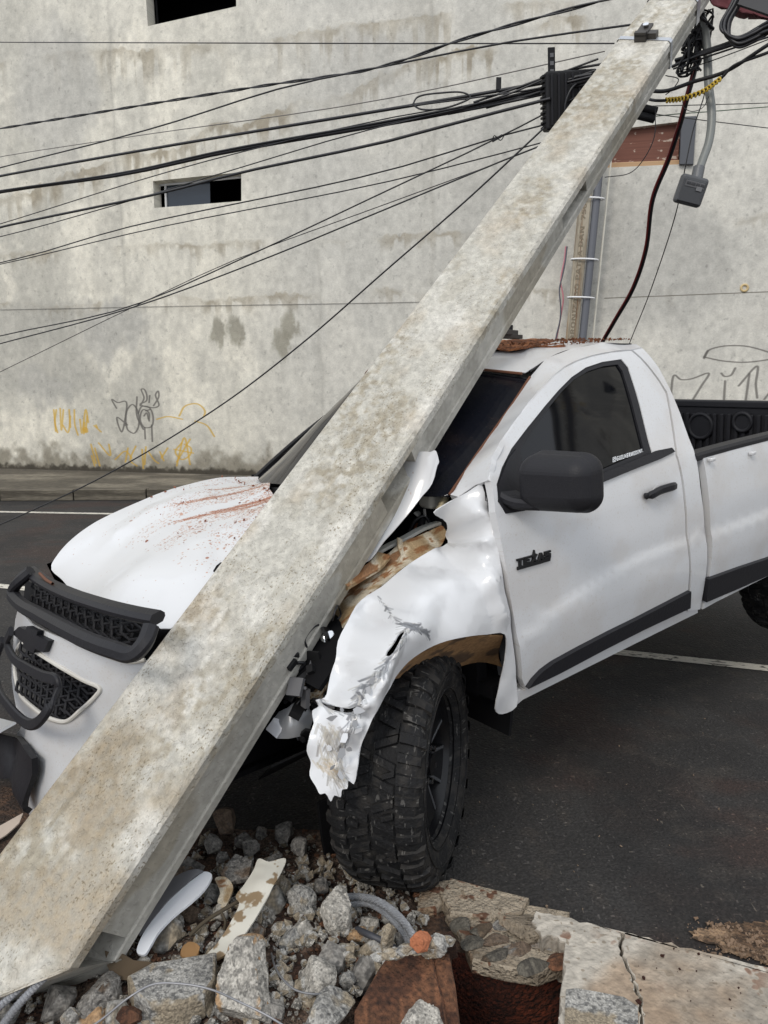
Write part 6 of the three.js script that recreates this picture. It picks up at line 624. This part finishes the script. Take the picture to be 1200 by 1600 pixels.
// ------------------------------------------------------------------ overhead cables, terminal box, street lamp
{
  const WGR = 'thin black cables strung left from the leaning pole', far = (pts) => { const a = V(pts[0]), b = V(pts[1]); if (a.x > -4) return pts; const d = a.clone().sub(b).setY(0).normalize(); return [a.clone().addScaledVector(d, 24).setY(a.y + 1.6).toArray(), a.clone().addScaledVector(d, 9).setY(a.y + .1).toArray(), ...pts]; }, cable = (pts0, r, label, m = matCable, group, pts = far(pts0)) => tag(mesh('overhead_cable', tube(pts, r, pts.length * 10, 6), m, scene), label, 'cable', group);
  cable([[-5.059,5.152,-8.712],[-3.744,4.885,-8.059],[0,3.812,-5.444],[1.305,3.502,-4.681]], .0042, 'topmost thin cable running level across the wall', matCable);
  const tw = (pts, r, label) => { const c = curve(far(pts)), gs = []; for (let k = 0; k < 2; k++) { const P = []; for (let i = 0; i <= 420; i++) { const t = i / 420, p = c.getPointAt(t), a = k * Math.PI + t * 330; P.push([p.x, p.y + Math.cos(a) * r, p.z + Math.sin(a) * r]); } gs.push(tube(P, r, 1300, 5)); } tag(mesh('overhead_cable', gs, matCable, scene), label, 'cable'); };
  tw([[-4.806,3.963,-8.106],[-3.541,3.922,-7.49],[-.927,3.722,-5.935],[-.124,3.596,-5.306],[.155,3.547,-4.993],[.416,3.557,-4.792],[.795,3.54,-4.485],[1.233,3.571,-4.288]], .0055, 'twisted cable rising from the left edge to the very top of the pole');
  cable([[-4.806,3.483,-8.025],[-3.541,3.567,-7.431],[-1.821,3.595,-6.421],[-.658,3.61,-5.612],[0,3.621,-5.31],[.742,3.557,-4.792],[1.298,3.466,-4.371]], .006, 'cable ending at the steel strap near the top of the pole');
  cable([[-5.059,3.762,-8.477],[-3.744,3.784,-7.873],[-2.142,3.729,-7.052],[0,3.45,-5.383],[1.28,3.502,-4.783]], .0035, 'faint grey cable above the thick bundles', std([.16, .15, .14], .6));
  cable([[-4.553,3.366,-7.599],[-3.339,3.383,-6.994],[-1.682,3.353,-6.076],[0,3.308,-5.156],[.607,3.302,-4.851],[1.151,3.29,-4.544]], .0105, 'upper of the three thick black cable bundles');
  cable([[-4.553,3.204,-7.572],[-3.339,3.246,-6.971],[-1.99,3.214,-6.255],[-1.138,3.225,-5.75],[0,3.22,-5.141],[.569,3.224,-4.837],[1.169,3.269,-4.541]], .0145, 'thickest black cable bundle across the middle of the wall'); cable([[-3.329,3.252,-6.952],[-1.983,3.223,-6.237],[-1.134,3.233,-5.731],[0,3.229,-5.122],[.567,3.235,-4.819],[1.163,3.275,-4.522]], .007, 'slim cable lashed along the thickest bundle');
  cable([[-4.553,2.845,-7.512],[-3.39,2.993,-7.029],[-1.682,3.154,-6.043],[-.811,3.208,-5.545],[0,3.252,-5.146],[.388,3.252,-4.944]], .004, 'thin cable crossing over the middle window from the left edge', matCable, WGR);
  cable([[-4.427,2.811,-7.303],[-3.288,2.924,-6.815],[-1.653,2.987,-5.913],[-.987,3.027,-5.514],[0,3.077,-5.015],[.455,3.134,-4.822],[.932,3.176,-4.576]], .0095, 'lowest of the three thick black cable bundles');
  cable([[-4.427,2.752,-7.293],[-3.288,2.843,-6.801],[-2.114,2.964,-6.213],[-1.005,3.089,-5.626],[-.101,3.184,-5.135],[.979,3.252,-4.639]], .004, 'slender cable just under the lowest thick bundle', matCable, WGR);
  cable([[-4.553,2.498,-7.453],[-3.339,2.643,-6.869],[-3.042,2.681,-6.774],[-1.99,2.802,-6.186],[0,2.953,-5.197],[.702,3.052,-4.808],[.979,3.066,-4.608]], .0048, 'upper of two nearly parallel thin cables below the middle window', matCable, WGR);
  cable([[-4.553,2.558,-7.463],[-3.339,2.626,-6.866],[-1.761,2.772,-6.079],[0,2.883,-5.186],[.872,2.968,-4.693],[1.015,2.98,-4.593]], .004, 'lower of two nearly parallel thin cables below the middle window', matCable, WGR);
  cable([[-4.553,1.81,-7.337],[-3.339,2.012,-6.763],[-1.99,2.189,-6.083],[-.952,2.481,-5.523],[0,2.797,-5.07],[.664,3.033,-4.805],[1.075,3.183,-4.577]], .0048, 'thin cable climbing steeply past the splice clip to the terminal box', matCable, WGR);
  cable([[-4.806,1.284,-7.654],[-3.53,1.716,-7.118],[-1.963,2.209,-6.187],[-1.067,2.492,-5.728],[0,2.764,-5.267],[.759,2.924,-4.787],[.943,2.951,-4.589]], .003, 'faintest thin cable dropping to the left edge above the graffiti', matCable, WGR);
  cable([[-4.553,1.75,-7.327],[-3.339,1.946,-6.751],[-1.883,2.188,-5.981],[-.767,2.465,-5.419],[0,2.686,-5.051],[.872,2.95,-4.69],[.979,2.966,-4.591]], .005, 'lower dark cable of the group sloping down to the left edge above the graffiti', matCable, WGR);
  cable([[-3.45,.337,-6.075],[-2.855,.586,-6.015],[-2.078,.939,-5.77],[-1.138,1.465,-5.454],[-.516,1.897,-5.222],[0,2.298,-4.986],[.493,2.678,-4.745],[.896,3.013,-4.548]], .0055, 'single cable sagging steeply from the terminal box down to the road on the left');
  { const o = thing('cable_clip', 'black splice clip on a thin cable left of the terminal box', 'clip', [.669,3.03,-4.784]); mesh('clip_body', box(.07, .014, .014, 0, 0, 0, .004).rotateZ(.5), matBlack, o); mesh('tail', tube([[-.03, -.01, 0], [-.02, .012, .01], [.02, -.012, 0], [.04, .016, 0]], .003, 12, 5), matBlack, o); }
  // loose loop hanging on the upper bundle
  cable([[.175,3.271,-4.947],[.202,3.313,-4.954],[.345,3.321,-4.905],[.474,3.302,-4.851],[.512,3.276,-4.846],[.427,3.239,-4.86],[.308,3.226,-4.899],[.213,3.245,-4.942],[.175,3.271,-4.947]], .0055, 'loose oval loop of black cable left of the terminal box');
  for (const [i, p] of [[[.159,3.296,-5.052],[.6,3.265,-4.794],[.906,3.259,-4.64],[1.169,3.311,-4.548]], [[.238,3.233,-5.042],[.668,3.239,-4.739],[.943,3.316,-4.65],[1.186,3.374,-4.558]], [[.531,3.246,-4.841],[.742,3.283,-4.746],[1.015,3.345,-4.655],[1.204,3.346,-4.554]], [[.388,3.214,-4.937],[.742,3.217,-4.735],[1.015,3.245,-4.638],[1.169,3.248,-4.537]], [[.607,3.216,-4.836],[.844,3.235,-4.687],[1.075,3.282,-4.594],[1.204,3.304,-4.547]]].entries()) cable(p, .005 + i * .001, ['topmost short cable crossing just above the terminal box', 'short cable second from the top above the terminal box', 'short cable touching the hanger plate of the terminal box', 'lowest short cable in front of the terminal box', 'thickest short cable over the terminal box'][i], matCable, 'short cables bunched at the terminal box');
  tag(mesh('cable_marker', box(.03, .07, .014, ...[.672,3.335,-4.805], .003), matBlack, scene), 'small square black tag hanging on the upper cables', 'tag');
  { const p = [1.056,3.188,-4.649], o = thing('terminal_box', 'black ribbed cable terminal box half hidden behind the pole', 'terminal box', p); o.rotation.set(.12, .12, .08); mesh('case', box(.3, .3, .09, 0, 0, 0, .015), matBlack, o); for (let i = 0; i < 7; i++) mesh('rib', box(.012, .26, .016, -.12 + i * .04, 0, .05, .003), matTrim, o); for (let i = 0; i < 11; i++) mesh('tooth', box(.016, .012, .05, -.157, -.13 + i * .026, 0, .002), matBlack, o); mesh('hanger_plate', box(.04, .16, .012, -.11, .19, .02, .003), matBlack, o); for (const y of [.15, .19, .23]) mesh('slot', box(.02, .02, .005, -.11, y, .027), matGrey, o); mesh('cable_coil', tube([[.0, -.12, .06], [-.05, -.06, .065], [-.02, .04, .07], [.06, .1, .06]], .007, 30, 6), matCable, o); }
  { const o = thing('cable_connector', 'pair of round black cable plugs at the pole edge above the boarded window', 'connector', [1.459,3.081,-4.509]); mesh('plug', new THREE.CylinderGeometry(.02, .022, .12, 14).rotateZ(1.35).translate(-.01, .02, 0), matBlack, o); mesh('plug', new THREE.CylinderGeometry(.022, .022, .13, 14).rotateZ(1.35).translate(-.025, -.02, 0), matBlack, o); }
  // right of the pole
  cable([[1.452,3.18,-4.475],[1.521,3.161,-4.421],[1.629,3.17,-4.321],[1.753,3.182,-4.222],[1.872,3.23,-4.027],[2.066,3.317,-3.839]], .0105, 'thick black cable leaving the right of the pole above the yellow sleeve');
  cable([[1.435,3.139,-4.468],[1.466,3.11,-4.413],[1.514,3.103,-4.391],[1.587,3.094,-4.339],[1.674,3.112,-4.281],[1.733,3.15,-4.216],[1.769,3.188,-4.172],[1.882,3.202,-4.043],[2.066,3.23,-3.824]], .0075, 'black cable wrapped in a yellow spiral sleeve');
  { const c = curve([[1.512,3.101,-4.386],[1.585,3.093,-4.334],[1.672,3.11,-4.276],[1.731,3.148,-4.211]]), P = []; for (let i = 0; i <= 220; i++) { const t = i / 220, p = c.getPoint(t), a = t * 100; P.push([p.x + Math.sin(a) * .003, p.y + Math.cos(a) * .0105, p.z + Math.sin(a) * .0105]); } tag(mesh('spiral_sleeve', tube(P, .0052, 700, 5), std([.55, .38, .04], .6), scene), 'yellow spiral sleeve wound round the lower right cable', 'sleeve'); }
  const mess = mulberry(19), curl = (u, v, d, s, n) => { const P = [], c = V(d); for (let i = 0; i < n; i++) P.push([c.x + (mess() - .5) * s[0], c.y + (mess() - .5) * s[1], c.z + (mess() - .5) * s[2]]); return P; };
  const heapC = [[1.677,3.441,-4.468],[1.652,3.356,-4.454],[1.711,3.509,-4.48]]; const tang = []; for (let i = 0; i < 26; i++) { const c = heapC[i % 3], P = []; for (let k = 0; k < 5; k++) P.push([c[0] + (mess() - .5) * .13, c[1] + (mess() - .5) * .2, c[2] + (mess() - .5) * .1]); tang.push(tube(P, .003 + mess() * .005, 30, 5)); } tag(mesh('wire_tangle', tang, matCable, scene), 'tangle of thin black and brown wires on the right face of the pole top', 'wires', undefined, 'stuff');
  for (const [i, p] of [[[1.575,3.311,-4.497],[1.649,3.317,-4.397],[1.785,3.303,-4.192],[1.872,3.298,-4.039],[2.066,3.317,-3.839]], [[1.596,3.332,-4.501],[1.673,3.331,-4.399],[1.785,3.316,-4.194],[1.872,3.323,-4.043],[2.066,3.358,-3.846]], [[1.578,3.294,-4.484],[1.669,3.3,-4.384],[1.785,3.284,-4.188],[1.872,3.267,-4.033],[2.066,3.259,-3.829]], [[1.588,3.342,-4.492],[1.695,3.338,-4.37],[1.792,3.32,-4.174],[1.872,3.341,-4.046],[2.066,3.404,-3.854]]].entries()) cable(p, [.009, .008, .005, .009][i], ['middle thick cable of the bundle right of the wire tangle', 'second cable from the top of the bundle right of the wire tangle', 'thinnest and lowest cable of the bundle right of the wire tangle', 'topmost cable of the bundle right of the wire tangle'][i], matCable, 'bundled cables right of the pole top');
  for (let k = 0; k < 5; k++) cable([[1.801,3.559,-4.184],[1.765,3.474,-4.19],[1.724,3.396,-4.187],[1.723,3.328,-4.165],[1.769,3.287,-4.138],[1.823,3.294,-4.099],[1.903,3.329,-4.044],[2.066,3.346,-3.844]].map((p, i) => [p[0] + (k - 2) * .011 * (i < 4 ? 1 : .3), p[1] - (k - 2) * .011 * (i < 3 ? 0 : 1), p[2] + (k % 2) * .012]), .0085, 'black cable in the big hanging loop at the top right corner', matCable, 'looped cables in the top right corner');
  tag(mesh('red_tarpaulin', sheet([[1.705,3.669,-4.355],[1.714,3.539,-4.323],[1.773,3.521,-4.309],[1.841,3.487,-4.273],[1.909,3.447,-4.236],[2.019,3.388,-4.155],[2.104,3.423,-4.141],[2.083,3.59,-4.189]], [[1.826,3.496,-4.173]], [0, .3, 1], { thick: .006, bumps: (a, b) => (fbmAt(a * 30, b * 30, 3) - .5) * .04 }), std([.1, .022, .026], .85), scene), 'dark red wrapping behind the cables in the top right corner', 'wrapping');
  tag(mesh('grey_cover', sheet([[1.759,3.467,-4.148],[1.845,3.559,-4.123],[2.059,3.538,-4.079],[2.059,3.353,-4.048],[1.892,3.397,-4.096]], [], [0, .2, 1], { round: false, thick: .02 }), std([.05, .05, .052], .7), scene), 'dark grey equipment cover at the very top right corner', 'cover');
  for (const [i, p] of [[[1.487,3.152,-4.622],[1.939,3.268,-4.946],[2.53,3.425,-5.378],[3.187,3.584,-5.811]], [[1.494,3.06,-4.505],[1.707,3.144,-4.722],[1.939,3.225,-4.939],[2.53,3.4,-5.374],[3.187,3.575,-5.809]], [[1.487,3.074,-4.508],[1.897,3.141,-4.823],[2.428,3.196,-5.137],[3.069,3.277,-5.556]], [[1.558,3.283,-4.543],[1.61,3.242,-4.486],[1.575,3.187,-4.476],[1.558,3.178,-4.525]], [[1.61,3.284,-4.493],[1.754,3.289,-4.341],[1.922,3.3,-4.14]]].entries()) cable(p, .0028, ['thin level wire crossing right of the yellow sleeve', 'thin greenish wire just above the boarded window', 'thin wire falling to the right edge across the lamp arm', 'little wire curl on the right edge of the pole', 'fine wire rising right above the yellow sleeve'][i], i === 1 ? std([.05, .1, .05], .6) : matCable);
  cable([[1.484,3.084,-4.459],[1.494,2.944,-4.486],[1.451,2.837,-4.519],[1.396,2.78,-4.56],[1.265,2.768,-4.608]], .0026, 'thin wire sagging below the plugs in front of the boarded window');
  { const dp = [[1.722,3.394,-4.511],[1.701,3.291,-4.494],[1.682,3.171,-4.524],[1.682,3.059,-4.607],[1.688,2.91,-4.784],[1.668,2.733,-4.957],[1.728,2.473,-5.218],[1.743,2.261,-5.486],[1.709,2.066,-5.758],[1.691,1.904,-6.035],[1.673,1.729,-6.309]]; const o = thing('drop_cable', 'black and red drop cable hanging from the tangle down behind the cab roof', 'cable'); mesh('black_lead', tube(dp, .0125, 90, 7), matCable, o); mesh('red_lead', tube(dp.map((p) => [p[0] - .014, p[1] + .004, p[2] + .01]), .007, 90, 6), std([.16, .02, .02], .5), o); }
  cable([[1.763,3.304,-4.445],[1.737,3.141,-4.438],[1.694,2.984,-4.442],[1.661,2.752,-4.454],[1.695,2.588,-4.629],[1.762,2.224,-5.176],[1.85,1.918,-5.834],[1.897,1.8,-6.118]], .0032, 'thin black wire hanging past the lamp head down behind the roof');
  cable([[1.591,3.115,-4.363],[1.598,3.051,-4.342],[1.638,3.027,-4.328],[1.688,3.044,-4.32],[1.713,3.097,-4.309]], .002, 'tiny loop of wire hanging under the yellow sleeve');
  { const o = thing('street_lamp', 'street lamp with a bent grey arm and square head hanging from the pole top', 'street lamp'); mesh('lamp_arm', tube([[1.694,3.611,-4.497],[1.72,3.5,-4.458],[1.729,3.355,-4.413],[1.731,3.183,-4.374],[1.744,3.011,-4.335],[1.726,2.873,-4.302],[1.685,2.763,-4.273],[1.653,2.68,-4.249]], .022, 60, 12), std([.2, .21, .2], .5, { metalness: .3 }), o); mesh('socket', tube([[1.666,2.728,-4.262],[1.65,2.66,-4.245]], .03, 4, 14), std([.13, .135, .14], .5, { metalness: .4 }), o); const h = new THREE.Group(); h.name = 'lamp_head'; h.position.set(...[1.616,2.604,-4.226]); h.rotation.set(.15, -.1, -.24); o.add(h); mesh('housing', box(.145, .145, .05, 0, 0, 0, .018), std([.075, .078, .082], .5), h); mesh('lens_frame', box(.118, .112, .01, 0, -.006, .027, .004), std([.05, .052, .056], .4), h); mesh('led_panel', box(.1, .03, .006, .004, .028, .032, .002), std([.1, .1, .104], .4), h); for (let i = 0; i < 4; i++) mesh('led', box(.02, .012, .004, -.03 + i * .024, .03, .036, .001), std([.03, .03, .032], .3), h); mesh('label_plate', box(.03, .022, .004, .03, .012, .036, .001), std([.16, .16, .165], .4), h); }
}

renderer.render(scene, camera);
